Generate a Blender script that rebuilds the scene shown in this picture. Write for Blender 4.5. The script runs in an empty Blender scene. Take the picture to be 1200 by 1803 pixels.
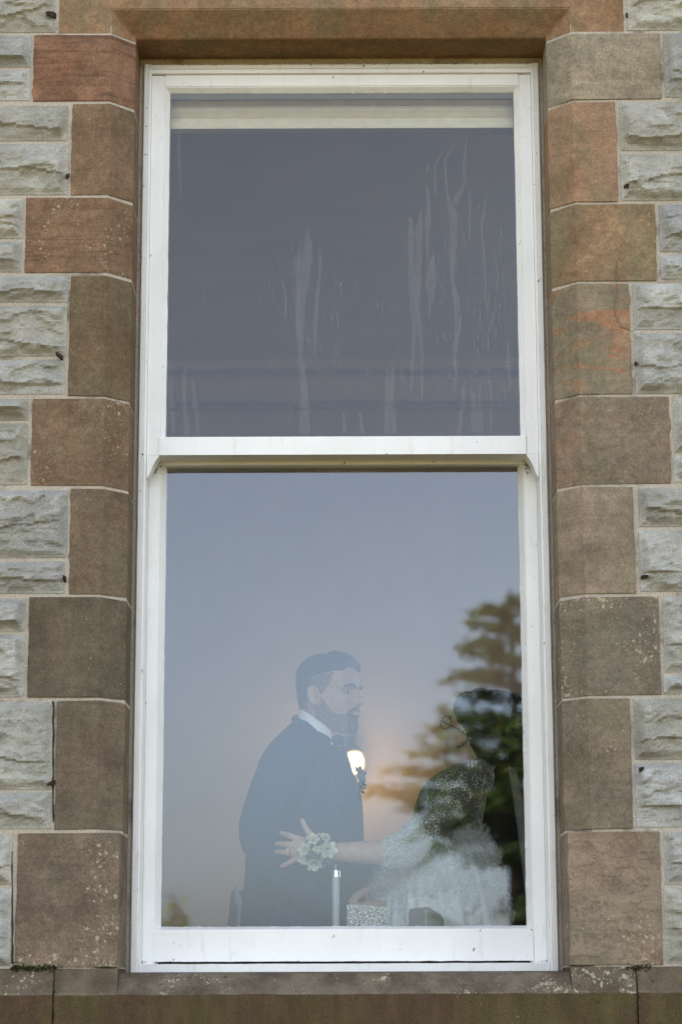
import bpy, bmesh, math, random
import numpy as np
from mathutils import Vector, Matrix

R = math.radians
rnd = random.Random(11)
scene = bpy.context.scene
col = scene.collection

# ------------------------------------------------------------------ camera, sky, sun, exposure
FPX, W0, H0 = 4000.0, 1200.0, 1803.0
DIST = 5.0                       # camera to the face of the wall (wall face is the plane y = 0)
PITCH = math.atan(0.212)
ROLL = R(0.2)
cam_d = bpy.data.cameras.new('camera')
cam = bpy.data.objects.new('camera', cam_d)
col.objects.link(cam)
cam_d.sensor_fit = 'VERTICAL'
cam_d.sensor_height = 36.0
cam_d.lens = 36.0 * FPX / H0
cam_d.clip_start = 0.1
cam_d.clip_end = 3000
cam.matrix_world = (Matrix.Translation((0, -DIST, 0)) @ Matrix.Rotation(math.pi / 2 + PITCH, 4, 'X')
                    @ Matrix.Rotation(-ROLL, 4, 'Z'))
cam_d.dof.use_dof = True
cam_d.dof.focus_distance = 5.35
cam_d.dof.aperture_fstop = 3.6
scene.camera = cam

SUN_EL, SUN_AZ = R(36), R(-28)   # the sun stands behind the house: this front lies in open shade
world = bpy.data.worlds.new('World')
scene.world = world
world.use_nodes = True
wn, wl = world.node_tree.nodes, world.node_tree.links
sky = wn.new('ShaderNodeTexSky')
sky.sky_type = 'NISHITA'
sky.sun_disc = False
sky.sun_elevation = SUN_EL
sky.sun_rotation = SUN_AZ
sky.air_density = 1.0
sky.dust_density = 2.2
sky.ozone_density = 1.0
hs = wn.new('ShaderNodeHueSaturation')
hs.inputs['Saturation'].default_value = 0.42
bg = wn['Background']
bg.inputs['Strength'].default_value = 0.15
wl.new(sky.outputs[0], hs.inputs['Color'])
wl.new(hs.outputs[0], bg.inputs['Color'])

sun_d = bpy.data.lights.new('sun', 'SUN')
sun_d.energy = 4.5
sun_d.angle = R(0.5)
sun_d.color = (1.0, 0.93, 0.82)
sun = bpy.data.objects.new('sun', sun_d)
col.objects.link(sun)
sdir = Vector((math.sin(SUN_AZ) * math.cos(SUN_EL), math.cos(SUN_AZ) * math.cos(SUN_EL), math.sin(SUN_EL)))
sun.rotation_euler = sdir.to_track_quat('Z', 'Y').to_euler()
sun.location = sdir * 50

scene.view_settings.view_transform = 'Standard'
scene.view_settings.look = 'None'
scene.view_settings.exposure = 2.15
scene.view_settings.gamma = 1.0
scene.view_settings.use_curve_mapping = False
scene.cycles.use_denoising = True
scene.cycles.max_bounces = 8
scene.cycles.transparent_max_bounces = 16
scene.cycles.caustics_reflective = False
scene.cycles.caustics_refractive = False


def P(px, py, Y):
    """the point of the plane y = Y that the photograph shows at (px, py)"""
    u, v = px - W0 / 2, -(py - H0 / 2)
    c, s = math.cos(ROLL), math.sin(ROLL)
    u0, v0 = (u * c + v * s) / FPX, (-u * s + v * c) / FPX
    cy, cz = math.cos(PITCH) - v0 * math.sin(PITCH), math.sin(PITCH) + v0 * math.cos(PITCH)
    t = (Y + DIST) / cy
    return Vector((u0 * t, Y, cz * t))


def PX(px, py, Y):
    return P(px, py, Y).x


def PZ(px, py, Y):
    return P(px, py, Y).z


# ------------------------------------------------------------------ node material helper
class MatB:
    def __init__(self, name):
        self.m = bpy.data.materials.new(name)
        self.m.use_nodes = True
        self.t = self.m.node_tree
        self.n, self.l = self.t.nodes, self.t.links
        self.bsdf = self.n['Principled BSDF']
        self.out = self.n['Material Output']
        self._tc = None

    def new(self, t, **kw):
        n = self.n.new(t)
        for k, v in kw.items():
            setattr(n, k, v)
        return n

    def link(self, a, b):
        self.l.new(a, b)

    def val(self, inp, v):
        if hasattr(v, 'is_linked'):
            self.link(v, inp)
        else:
            inp.default_value = v

    def coords(self, per_object=True):
        tc = self.new('ShaderNodeTexCoord').outputs['Object']
        if not per_object:
            return tc
        oi = self.new('ShaderNodeObjectInfo')
        ml = self.math('MULTIPLY', oi.outputs['Random'], 37.0)
        va = self.new('ShaderNodeVectorMath', operation='ADD')
        self.link(tc, va.inputs[0])
        self.link(ml, va.inputs[1])
        return va.outputs[0]

    def scale(self, vec, s):
        n = self.new('ShaderNodeVectorMath', operation='MULTIPLY')
        self.link(vec, n.inputs[0])
        n.inputs[1].default_value = s
        return n.outputs[0]

    def noise(self, vec, scale, detail=4, rough=0.6, dist=0.0):
        n = self.new('ShaderNodeTexNoise')
        self.link(vec, n.inputs['Vector'])
        n.inputs['Scale'].default_value = scale
        n.inputs['Detail'].default_value = detail
        n.inputs['Roughness'].default_value = rough
        n.inputs['Distortion'].default_value = dist
        return n.outputs['Fac']

    def voro(self, vec, scale, feature='F1', out='Distance'):
        n = self.new('ShaderNodeTexVoronoi', feature=feature)
        self.link(vec, n.inputs['Vector'])
        n.inputs['Scale'].default_value = scale
        return n.outputs[out]

    def math(self, op, a, b=0.0, clamp=False):
        n = self.new('ShaderNodeMath', operation=op, use_clamp=clamp)
        self.val(n.inputs[0], a)
        self.val(n.inputs[1], b)
        return n.outputs[0]

    def ramp(self, v, a, b, lo=0.0, hi=1.0):
        n = self.new('ShaderNodeMapRange', interpolation_type='SMOOTHSTEP')
        self.val(n.inputs['Value'], v)
        self.val(n.inputs['From Min'], a)
        self.val(n.inputs['From Max'], b)
        n.inputs['To Min'].default_value = lo
        n.inputs['To Max'].default_value = hi
        return n.outputs[0]

    def mix(self, f, a, b, blend='MIX'):
        n = self.new('ShaderNodeMix', data_type='RGBA', blend_type=blend)
        self.val(n.inputs['Factor'], f)
        for i, v in ((6, a), (7, b)):
            if isinstance(v, tuple):
                v = tuple(v) + (1.0,) * (4 - len(v))
            self.val(n.inputs[i], v)
        return n.outputs[2]

    def mulv(self, c, v):
        """colour times a scalar"""
        cb = self.new('ShaderNodeCombineXYZ')
        for i in range(3):
            self.link(v, cb.inputs[i])
        return self.mix(1.0, c, cb.outputs[0], 'MULTIPLY')

    def attr(self, name):
        n = self.new('ShaderNodeAttribute', attribute_type='OBJECT', attribute_name=name)
        return n.outputs['Fac']

    def bump(self, h, strength, dist, prev=None):
        n = self.new('ShaderNodeBump')
        self.link(h, n.inputs['Height'])
        n.inputs['Strength'].default_value = strength
        n.inputs['Distance'].default_value = dist
        if prev is not None:
            self.link(prev, n.inputs['Normal'])
        return n.outputs[0]

    def finish(self, color=None, rough=0.8, normal=None, spec=0.3, **kw):
        b = self.bsdf
        if color is not None:
            if isinstance(color, tuple):
                color = tuple(color) + (1.0,) * (4 - len(color))
            self.val(b.inputs['Base Color'], color)
        self.val(b.inputs['Roughness'], rough)
        b.inputs['Specular IOR Level'].default_value = spec
        if normal is not None:
            self.link(normal, b.inputs['Normal'])
        for k, v in kw.items():
            self.val(b.inputs[k.replace('_', ' ')], v)
        return self.m


def plain(name, c, rough=0.7, spec=0.3, var=0.25, scale=20.0, **kw):
    m = MatB(name)
    v = m.coords()
    n = m.noise(v, scale, 4)
    f = m.ramp(n, 0.25, 0.75, 1 - var, 1 + var)
    return m.finish(m.mulv(c, f), rough, None, spec, **kw)


def mat_sandstone():
    m = MatB('sandstone')
    v = m.coords()
    base = m.new('ShaderNodeObjectInfo').outputs['Color']
    big = m.noise(v, 9, 5, 0.62)
    c = m.mulv(base, m.ramp(big, 0.28, 0.74, 0.70, 1.30))
    drift = m.noise(v, 3.2, 3, 0.5)
    c = m.mix(m.ramp(drift, 0.42, 0.62, 0.0, 0.45), c, m.mix(1.0, base, (0.82, 0.98, 1.02), 'MULTIPLY'))
    # bedding: thin level streaks, as strong as the stone's own bedding value
    bed = m.noise(m.scale(v, (2.2, 2.2, 34)), 2.2, 5, 0.62, 0.9)
    bf = m.math('MULTIPLY', m.ramp(bed, 0.50, 0.60), m.attr('bedding'))
    c = m.mix(bf, c, m.mulv(base, m.math('ADD', 0.52, 0.0)), 'MIX')
    # iron-red stain
    rn = m.noise(m.scale(v, (1.2, 1.2, 4.2)), 5.5, 3, 0.5, 1.4)
    rf = m.math('MULTIPLY', m.ramp(rn, 0.53, 0.60), m.attr('rust'))
    c = m.mix(rf, c, (0.34, 0.145, 0.07))
    # green algae
    an = m.noise(m.scale(v, (1.6, 1.6, 0.7)), 7, 4, 0.6)
    af = m.math('MULTIPLY', m.ramp(an, 0.42, 0.66), m.attr('algae'))
    c = m.mix(af, c, (0.165, 0.152, 0.092))
    # grain
    grain = m.noise(v, 210, 4, 0.75)
    c = m.mulv(c, m.ramp(grain, 0.25, 0.75, 0.70, 1.26))
    mid = m.noise(v, 60, 4, 0.7)
    c = m.mulv(c, m.ramp(mid, 0.3, 0.72, 0.86, 1.16))
    # black soot pits
    pit = m.noise(v, 120, 2, 0.5)
    c = m.mix(m.ramp(pit, 0.70, 0.76, 0, 0.65), c, (0.05, 0.04, 0.03))
    # lichen: little spots that gather in patches, plus crusts
    wv = m.new('ShaderNodeVectorMath', operation='ADD')
    nn = m.new('ShaderNodeTexNoise')
    m.link(v, nn.inputs['Vector'])
    nn.inputs['Scale'].default_value = 160
    m.link(m.scale(nn.outputs['Color'], (0.010, 0.010, 0.010)), wv.inputs[0])
    m.link(v, wv.inputs[1])
    lm = m.noise(v, 8, 4, 0.6)
    lich = m.attr('lichen')
    gen = m.new('ShaderNodeSeparateXYZ')
    m.link(m.new('ShaderNodeTexCoord').outputs['Generated'], gen.inputs[0])
    crust = m.math('MULTIPLY', m.ramp(gen.outputs['Z'], 0.20, 0.04), m.attr('crust'))
    crust = m.math('MULTIPLY', crust, m.ramp(m.noise(v, 24, 5, 0.75), 0.38, 0.66, 0.08, 0.44))
    thr = m.math('ADD', m.math('MULTIPLY', m.ramp(lm, 0.38, 0.74, 0.0, 0.50), lich), crust)
    sp = m.voro(wv.outputs[0], 62)
    spot = m.ramp(m.math('SUBTRACT', thr, sp), -0.02, 0.06)
    sp2 = m.voro(wv.outputs[0], 150)
    thr2 = m.math('ADD', m.math('MULTIPLY', m.ramp(lm, 0.34, 0.72, 0.0, 0.42), lich), crust)
    spot2 = m.ramp(m.math('SUBTRACT', thr2, sp2), -0.02, 0.06)
    lf = m.math('MAXIMUM', spot, spot2)
    lcol = m.mix(m.noise(v, 40, 3), (0.36, 0.31, 0.22), (0.58, 0.50, 0.37))
    c = m.mix(m.math('MULTIPLY', lf, 0.62), c, lcol)
    h1 = m.bump(m.noise(v, 260, 4, 0.7), 0.55, 0.0016)
    h2 = m.bump(m.noise(v, 38, 4, 0.6), 0.5, 0.004, h1)
    h3 = m.bump(lf, 0.4, 0.0012, h2)
    fl = m.math('MULTIPLY', m.ramp(m.noise(m.scale(v, (1, 1, 1.5)), 15, 5, 0.62, 0.5), 0.47, 0.56), m.attr('flake'))
    c = m.mix(m.math('MULTIPLY', fl, 0.35), c, (0.30, 0.235, 0.175))
    h3 = m.bump(fl, 0.45, 0.005, h3)
    return m.finish(c, 0.92, h3, 0.15)


def mat_sill():
    m = MatB('weathered_sill_stone')
    v = m.coords()
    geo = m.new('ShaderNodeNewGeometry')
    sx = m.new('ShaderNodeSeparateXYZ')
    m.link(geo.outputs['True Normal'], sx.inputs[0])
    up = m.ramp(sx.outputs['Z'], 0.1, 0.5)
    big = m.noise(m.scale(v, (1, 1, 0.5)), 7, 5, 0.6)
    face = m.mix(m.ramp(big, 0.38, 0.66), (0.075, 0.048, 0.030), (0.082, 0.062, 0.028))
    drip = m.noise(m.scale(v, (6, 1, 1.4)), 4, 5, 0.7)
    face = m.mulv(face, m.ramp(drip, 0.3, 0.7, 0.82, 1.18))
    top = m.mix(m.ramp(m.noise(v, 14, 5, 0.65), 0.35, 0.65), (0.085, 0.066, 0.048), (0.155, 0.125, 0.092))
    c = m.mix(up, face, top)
    grain = m.noise(v, 280, 3, 0.7)
    c = m.mulv(c, m.ramp(grain, 0.2, 0.8, 0.7, 1.3))
    wv = m.new('ShaderNodeVectorMath', operation='ADD')
    nn = m.new('ShaderNodeTexNoise')
    m.link(v, nn.inputs['Vector'])
    nn.inputs['Scale'].default_value = 90
    m.link(m.scale(nn.outputs['Color'], (0.03, 0.03, 0.03)), wv.inputs[0])
    m.link(v, wv.inputs[1])
    lm = m.noise(v, 9, 4, 0.6)
    thr = m.ramp(lm, 0.40, 0.72, 0.0, 0.44)
    upf = m.ramp(sx.outputs['Z'], 0.1, 0.5, 0.25, 1.0)
    thr = m.math('MULTIPLY', thr, upf)
    s1 = m.ramp(m.math('SUBTRACT', thr, m.voro(wv.outputs[0], 55)), -0.03, 0.06)
    s2 = m.ramp(m.math('SUBTRACT', thr, m.voro(wv.outputs[0], 130)), -0.02, 0.06)
    lf = m.math('MAXIMUM', s1, s2)
    lcol = m.mix(m.noise(v, 130, 4, 0.7), (0.30, 0.27, 0.18), (0.52, 0.48, 0.36))
    c = m.mix(m.math('MULTIPLY', lf, 0.75), c, lcol)
    blk = m.noise(v, 50, 4, 0.6)
    c = m.mix(m.ramp(blk, 0.64, 0.72, 0, 0.7), c, (0.035, 0.03, 0.024))
    h1 = m.bump(m.noise(v, 220, 4, 0.7), 0.6, 0.002)
    h2 = m.bump(m.noise(v, 30, 5, 0.6), 0.6, 0.006, h1)
    return m.finish(c, 0.92, h2, 0.15)


def mat_greystone():
    m = MatB('grey_whinstone')
    v = m.coords()
    base = m.new('ShaderNodeObjectInfo').outputs['Color']
    c = m.mulv(base, m.ramp(m.noise(v, 12, 5, 0.62), 0.3, 0.72, 0.80, 1.20))
    # greenish-buff weathering in the hollows and on lower ledges
    g = m.noise(m.scale(v, (1, 1, 2.2)), 11, 5, 0.65, 0.6)
    c = m.mix(m.ramp(g, 0.46, 0.66, 0, 0.62), c, (0.275, 0.268, 0.215))
    c = m.mix(m.ramp(m.noise(v, 20, 4), 0.55, 0.72, 0, 0.5), c, (0.50, 0.485, 0.45))
    grain = m.noise(v, 300, 3, 0.7)
    c = m.mulv(c, m.ramp(grain, 0.2, 0.8, 0.74, 1.26))
    speck = m.voro(v, 240)
    c = m.mix(m.ramp(speck, 0.06, 0.16, 0.35, 0.0), c, (0.6, 0.58, 0.54))
    h1 = m.bump(m.noise(v, 190, 5, 0.72), 0.8, 0.0030)
    h2 = m.bump(m.noise(m.scale(v, (1, 1, 2.6)), 42, 5, 0.65), 0.55, 0.007, h1)
    return m.finish(c, 0.9, h2, 0.2)


def mat_mortar():
    m = MatB('lime_mortar')
    v = m.coords(False)
    c = m.mix(m.noise(v, 14, 5, 0.6), (0.36, 0.32, 0.265), (0.52, 0.46, 0.385))
    c = m.mulv(c, m.ramp(m.noise(v, 240, 3, 0.7), 0.2, 0.8, 0.7, 1.3))
    c = m.mix(m.ramp(m.noise(v, 6, 5, 0.7), 0.52, 0.66, 0, 0.75), c, (0.16, 0.13, 0.095))
    h = m.bump(m.noise(v, 160, 4, 0.7), 0.8, 0.003)
    return m.finish(c, 0.95, h, 0.1)


def mat_paint():
    m = MatB('white_gloss_paint')
    v = m.coords(False)
    n = m.noise(m.scale(v, (1, 1, 1)), 5, 4, 0.6)
    c = m.mix(m.ramp(n, 0.35, 0.7), (0.80, 0.80, 0.79), (0.74, 0.74, 0.73))
    # specks of dirt and little scuffs
    d = m.noise(v, 62, 2, 0.5)
    dm = m.noise(v, 6, 3, 0.6)
    f = m.math('MULTIPLY', m.ramp(d, 0.70, 0.75), m.ramp(dm, 0.42, 0.62))
    c = m.mix(m.math('MULTIPLY', f, 0.8), c, (0.13, 0.125, 0.10))
    d2 = m.noise(m.scale(v, (1, 1, 0.25)), 34, 3, 0.7)
    c = m.mix(m.ramp(d2, 0.56, 0.78, 0, 0.28), c, (0.40, 0.37, 0.30))
    h1 = m.bump(m.noise(m.scale(v, (9, 9, 0.8)), 24, 3, 0.6), 0.10, 0.002)
    h2 = m.bump(m.noise(v, 26, 3, 0.6), 0.16, 0.004, h1)
    return m.finish(c, 0.34, h2, 0.45)


def mat_glass(name, refl, wav=0.02):
    m = MatB(name)
    m.n.remove(m.bsdf)
    v = m.coords(False)
    tr = m.new('ShaderNodeBsdfTransparent')
    tr.inputs[0].default_value = (0.95, 0.97, 0.96, 1)
    gl = m.new('ShaderNodeBsdfGlossy')
    gl.inputs['Roughness'].default_value = 0.0
    gl.inputs['Color'].default_value = (0.71, 0.82, 0.98, 1)
    if wav:
        b = m.bump(m.noise(v, 3.0, 1, 0.4), wav, 0.02)
        m.link(b, gl.inputs['Normal'])
    lw = m.new('ShaderNodeFresnel')
    lw.inputs['IOR'].default_value = 1.5
    fac = m.math('ADD', m.math('MULTIPLY', lw.outputs[0], refl / 0.045), 0.0, True)
    mx = m.new('ShaderNodeMixShader')
    m.link(fac, mx.inputs[0])
    m.link(tr.outputs[0], mx.inputs[1])
    m.link(gl.outputs[0], mx.inputs[2])
    m.link(mx.outputs[0], m.out.inputs['Surface'])
    return m.m


def mat_veil(name, c, alpha, rough=0.9, noise_scale=0.0):
    """thin film or netting: a little of its own colour over what lies behind"""
    m = MatB(name)
    m.finish(c, rough, None, 0.1)
    tr = m.new('ShaderNodeBsdfTransparent')
    mx = m.new('ShaderNodeMixShader')
    if noise_scale:
        f = m.ramp(m.noise(m.coords(False), noise_scale, 4, 0.7), 0.3, 0.75, alpha * 0.35, min(1, alpha * 1.7))
        m.link(f, mx.inputs[0])
    else:
        mx.inputs[0].default_value = alpha
    m.link(tr.outputs[0], mx.inputs[1])
    m.link(m.bsdf.outputs[0], mx.inputs[2])
    m.link(mx.outputs[0], m.out.inputs['Surface'])
    return m.m


def mat_emit(name, c, s):
    m = MatB(name)
    return m.finish((0.9, 0.88, 0.8), 0.4, None, 0.3, Emission_Color=c + (1,), Emission_Strength=s)


def mat_glitter():
    m = MatB('silver_glitter')
    v = m.coords(False)
    n = m.new('ShaderNodeTexVoronoi')
    m.link(v, n.inputs['Vector'])
    n.inputs['Scale'].default_value = 620
    sx = m.new('ShaderNodeSeparateColor')
    m.link(n.outputs['Color'], sx.inputs[0])
    c = m.mulv((1.0, 0.98, 0.93), m.ramp(sx.outputs[0], 0.15, 0.95, 0.12, 0.95))
    nm = m.new('ShaderNodeVectorMath', operation='ADD')
    sc = m.new('ShaderNodeVectorMath', operation='MULTIPLY_ADD')
    m.link(n.outputs['Color'], sc.inputs[0])
    sc.inputs[1].default_value = (1.1, 1.1, 1.1)
    sc.inputs[2].default_value = (-0.55, -0.55, -0.55)
    g = m.new('ShaderNodeNewGeometry')
    m.link(sc.outputs[0], nm.inputs[0])
    m.link(g.outputs['Normal'], nm.inputs[1])
    nz = m.new('ShaderNodeVectorMath', operation='NORMALIZE')
    m.link(nm.outputs[0], nz.inputs[0])
    return m.finish(c, 0.35, nz.outputs[0], 0.5, Metallic=0.6)


def mat_lace(name, base, bead, dens, scale):
    m = MatB(name)
    v = m.coords(False)
    n = m.new('ShaderNodeTexVoronoi')
    m.link(v, n.inputs['Vector'])
    n.inputs['Scale'].default_value = scale
    big = m.noise(v, 22, 4, 0.65, 0.8)
    thr = m.ramp(big, 0.38, 0.68, 0.20, dens)
    f = m.ramp(m.math('SUBTRACT', thr, n.outputs['Distance']), -0.03, 0.05)
    c = m.mix(f, base, bead)
    h = m.bump(f, 0.5, 0.003)
    return m.finish(c, m.ramp(f, 0, 1, 0.85, 0.25), h, 0.4)


SAND, SILL, GREY, MORTAR, PAINT = mat_sandstone(), mat_sill(), mat_greystone(), mat_mortar(), mat_paint()
GLASS_UP = mat_glass('upper_window_glass', 0.055, 0.010)
GLASS_LOW = mat_glass('lower_window_glass', 0.110, 0.010)
GLASS_BACK = mat_glass('glass_inner_face', 0.004, 0.0)
STREAK = mat_veil('dried_water_film', (0.55, 0.58, 0.62), 0.072)
SPECK = plain('bird_lime_white', (0.75, 0.74, 0.70), 0.8)
GRIME_GAP = plain('black_grime_and_gap', (0.045, 0.040, 0.026), 0.95, 0.1, 0.5, 120)
MOSS = plain('dark_moss', (0.035, 0.042, 0.015), 0.95, 0.05, 0.6, 90)
IRON = plain('rusted_black_iron', (0.042, 0.026, 0.018), 0.85, 0.2, 0.5, 120)
PLASTER = plain('old_rose_plaster', (0.64, 0.52, 0.45), 0.9, 0.1, 0.05, 3)
CEIL = plain('ceiling_paint', (0.58, 0.53, 0.48), 0.9, 0.1, 0.04, 3)
CORN = plain('cornice_paint', (0.80, 0.70, 0.62), 0.8, 0.2, 0.05, 8)
CARPET = plain('carpet_wool', (0.12, 0.075, 0.055), 0.98, 0.05, 0.25, 60)
BLIND = plain('cream_blind_cloth', (0.86, 0.74, 0.54), 0.9, 0.1, 0.06, 30)
INSILL = plain('indoor_sill_paint', (0.55, 0.54, 0.52), 0.4, 0.4, 0.05, 8)
SKIN_M = plain('skin_tanned', (0.42, 0.255, 0.19), 0.55, 0.35, 0.08, 60)
SKIN_W = plain('skin_fair', (0.50, 0.33, 0.265), 0.55, 0.35, 0.08, 60)
HAIR = plain('dark_brown_hair', (0.022, 0.017, 0.014), 0.6, 0.4, 0.5, 160)
FADE = mat_veil('clipped_side_hair', (0.035, 0.026, 0.022), 0.42, 0.9, 300)
BEARD = mat_veil('short_beard_hair', (0.035, 0.026, 0.022), 0.34, 0.9, 420)
STUBBLE = mat_veil('cheek_stubble', (0.04, 0.030, 0.025), 0.40, 0.9, 420)
LIP = plain('lips', (0.36, 0.17, 0.14), 0.5, 0.3, 0.05)
EYEW = plain('eye_white', (0.20, 0.15, 0.135), 0.2, 0.5, 0.02)
IRIS = plain('eye_iris', (0.03, 0.022, 0.016), 0.15, 0.5, 0.02)
SUIT = plain('navy_suit_wool', (0.014, 0.024, 0.065), 0.9, 0.12, 0.2, 40)
BLACKSUIT = plain('black_suit_wool', (0.010, 0.010, 0.011), 0.9, 0.1, 0.2, 40)
SHIRT = plain('white_shirt_cotton', (0.78, 0.79, 0.82), 0.85, 0.15, 0.03, 200)
LEATHER = plain('black_shoe_leather', (0.012, 0.011, 0.010), 0.35, 0.5, 0.2)
TULLE = mat_lace('white_tulle_skirt', (0.72, 0.74, 0.75), (0.88, 0.90, 0.92), 0.34, 210)
LACE = mat_lace('beaded_nude_lace', (0.115, 0.112, 0.098), (0.74, 0.75, 0.71), 0.52, 260)
SLEEVE = mat_lace('white_lace_cuff', (0.42, 0.44, 0.45), (0.86, 0.87, 0.88), 0.45, 300)
PETAL = plain('cream_petal', (0.66, 0.65, 0.55), 0.7, 0.2, 0.22, 90)
PETALC = plain('petal_heart', (0.58, 0.60, 0.28), 0.7, 0.2, 0.2, 80)
LEAFG = plain('grey_green_leaf', (0.10, 0.13, 0.095), 0.7, 0.25, 0.3, 80)
LEAFD = plain('dark_green_leaf', (0.022, 0.034, 0.026), 0.7, 0.25, 0.3, 80)
CHROME = plain('polished_chrome', (0.85, 0.86, 0.88), 0.12, 0.5, 0.02, 5, Metallic=1.0)
GOLD = plain('gold_metal', (0.75, 0.55, 0.25), 0.25, 0.5, 0.02, 5, Metallic=1.0)
BOTTLE = plain('frosted_bottle_plastic', (0.42, 0.47, 0.52), 0.3, 0.5, 0.06, 40)
GLITTER = mat_glitter()
DARKBOX = plain('dark_lacquer', (0.020, 0.016, 0.012), 0.22, 0.5, 0.15, 20)
SEAM = plain('pale_seam', (0.55, 0.53, 0.48), 0.6, 0.3, 0.05)
BRONZE = plain('dark_bronze', (0.045, 0.038, 0.034), 0.45, 0.5, 0.15, 60)
LAMPGLASS = mat_emit('lit_lamp_glass', (1.0, 0.66, 0.34), 0.62)
CHAIRC = plain('grey_chair_cloth', (0.085, 0.095, 0.11), 0.9, 0.1, 0.15, 60)
PALECLOTH = plain('pale_ribbon', (0.52, 0.54, 0.56), 0.8, 0.2, 0.06, 60)
BARK = plain('pine_bark', (0.045, 0.030, 0.022), 0.95, 0.1, 0.5, 14)
NEEDLE = [plain('needles_dark', (0.026, 0.044, 0.016), 0.7, 0.2, 0.4, 2.0),
          plain('needles_olive', (0.125, 0.175, 0.030), 0.7, 0.2, 0.4, 2.0),
          plain('needles_golden', (0.21, 0.18, 0.030), 0.7, 0.2, 0.4, 2.0)]
TWIG = plain('dead_vine', (0.17, 0.14, 0.10), 0.9, 0.1, 0.4, 90)
TIE = MatB('patterned_tie_silk')
_v = TIE.coords(False)
TIE = TIE.finish(TIE.mix(TIE.ramp(TIE.voro(_v, 130), 0.16, 0.24, 1, 0), (0.014, 0.018, 0.032), (0.30, 0.32, 0.36)), 0.5, None, 0.4)
_g = MatB('meadow_grass')
_v = _g.coords(False)
LAWN = _g.finish(_g.mulv(_g.mix(_g.noise(_v, 0.35, 5), (0.13, 0.105, 0.032), (0.17, 0.125, 0.045)),
                         _g.ramp(_g.noise(_v, 40, 4, 0.7), 0.2, 0.8, 0.6, 1.4)), 0.95, None, 0.1)
_g = MatB('wooded_hill')
_v = _g.coords(False)
HILLM = _g.finish(_g.mix(_g.noise(_v, 0.06, 6, 0.7), (0.03, 0.042, 0.022), (0.085, 0.085, 0.045)), 0.95, None, 0.1)


# ------------------------------------------------------------------ object helpers
def link(name, verts, faces, mat, parent=None, center=True, smooth=False, kind=None, mats=None, midx=None):
    me = bpy.data.meshes.new(name)
    verts = [Vector(v) for v in verts]
    c = Vector((0, 0, 0))
    if center and verts:
        lo = Vector([min(v[i] for v in verts) for i in range(3)])
        hi = Vector([max(v[i] for v in verts) for i in range(3)])
        c = (lo + hi) / 2
    me.from_pydata([tuple(v - c) for v in verts], [], [tuple(f) for f in faces])
    for mm in (mats or [mat]):
        me.materials.append(mm)
    if midx:
        me.polygons.foreach_set('material_index', midx)
    if smooth:
        me.polygons.foreach_set('use_smooth', [True] * len(me.polygons))
    me.update()
    return link_mesh(name, me, parent, c, kind)


def link_mesh(name, me, parent=None, loc=(0, 0, 0), kind=None):
    o = bpy.data.objects.new(name, me)
    col.objects.link(o)
    o.location = loc
    if parent:
        o.parent = parent
        o.location = Vector(loc) - world_loc(parent)
    if kind:
        o['kind'] = kind
    return o


def world_loc(o):
    v = Vector((0, 0, 0))
    while o is not None:
        v += Vector(o.location)
        o = o.parent
    return v


def tag(o, label, cat, group=None):
    o['label'] = label
    o['category'] = cat
    if group:
        o['group'] = group
    return o


def thing(name, loc, label, cat, group=None):
    o = bpy.data.objects.new(name, None)
    o.empty_display_size = 0.1
    col.objects.link(o)
    o.location = loc
    return tag(o, label, cat, group)


class G:
    """geometry collector"""
    def __init__(self):
        self.v, self.f, self.mi = [], [], []

    def add(self, verts, faces, mi=0):
        b = len(self.v)
        self.v += [Vector(x) for x in verts]
        self.f += [tuple(b + i for i in q) for q in faces]
        self.mi += [mi] * len(faces)
        return self

    def box(self, x0, x1, y0, y1, z0, z1, mi=0):
        vs = [(x, y, z) for x in (x0, x1) for y in (y0, y1) for z in (z0, z1)]
        return self.add(vs, [(0, 1, 3, 2), (4, 6, 7, 5), (0, 4, 5, 1), (2, 3, 7, 6), (0, 2, 6, 4), (1, 5, 7, 3)], mi)

    def obj(self, name, mat, parent=None, **kw):
        mats = kw.pop('mats', None)
        return link(name, self.v, self.f, mat, parent, mats=mats, midx=self.mi if mats else None, **kw)


def bevel(o, w, seg=2):
    bm = bmesh.new()
    bm.from_mesh(o.data)
    bmesh.ops.recalc_face_normals(bm, faces=bm.faces)
    bmesh.ops.bevel(bm, geom=list(bm.edges), offset=w, segments=seg, profile=0.6, affect='EDGES', clamp_overlap=True)
    bm.to_mesh(o.data)
    bm.free()
    return o


def catmull(pts, sub):
    pts = [Vector(p) for p in pts]
    if len(pts) < 3:
        sub_pts = []
        for k in range(sub + 1):
            sub_pts.append(pts[0].lerp(pts[-1], k / sub))
        return sub_pts
    q = [pts[0] * 2 - pts[1]] + pts + [pts[-1] * 2 - pts[-2]]
    out = []
    for i in range(1, len(q) - 2):
        for k in range(sub):
            t = k / sub
            a, b, c, d = q[i - 1], q[i], q[i + 1], q[i + 2]
            out.append(0.5 * ((2 * b) + (c - a) * t + (2 * a - 5 * b + 4 * c - d) * t * t + (3 * b - a - 3 * c + d) * t ** 3))
    out.append(pts[-1])
    return out


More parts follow.
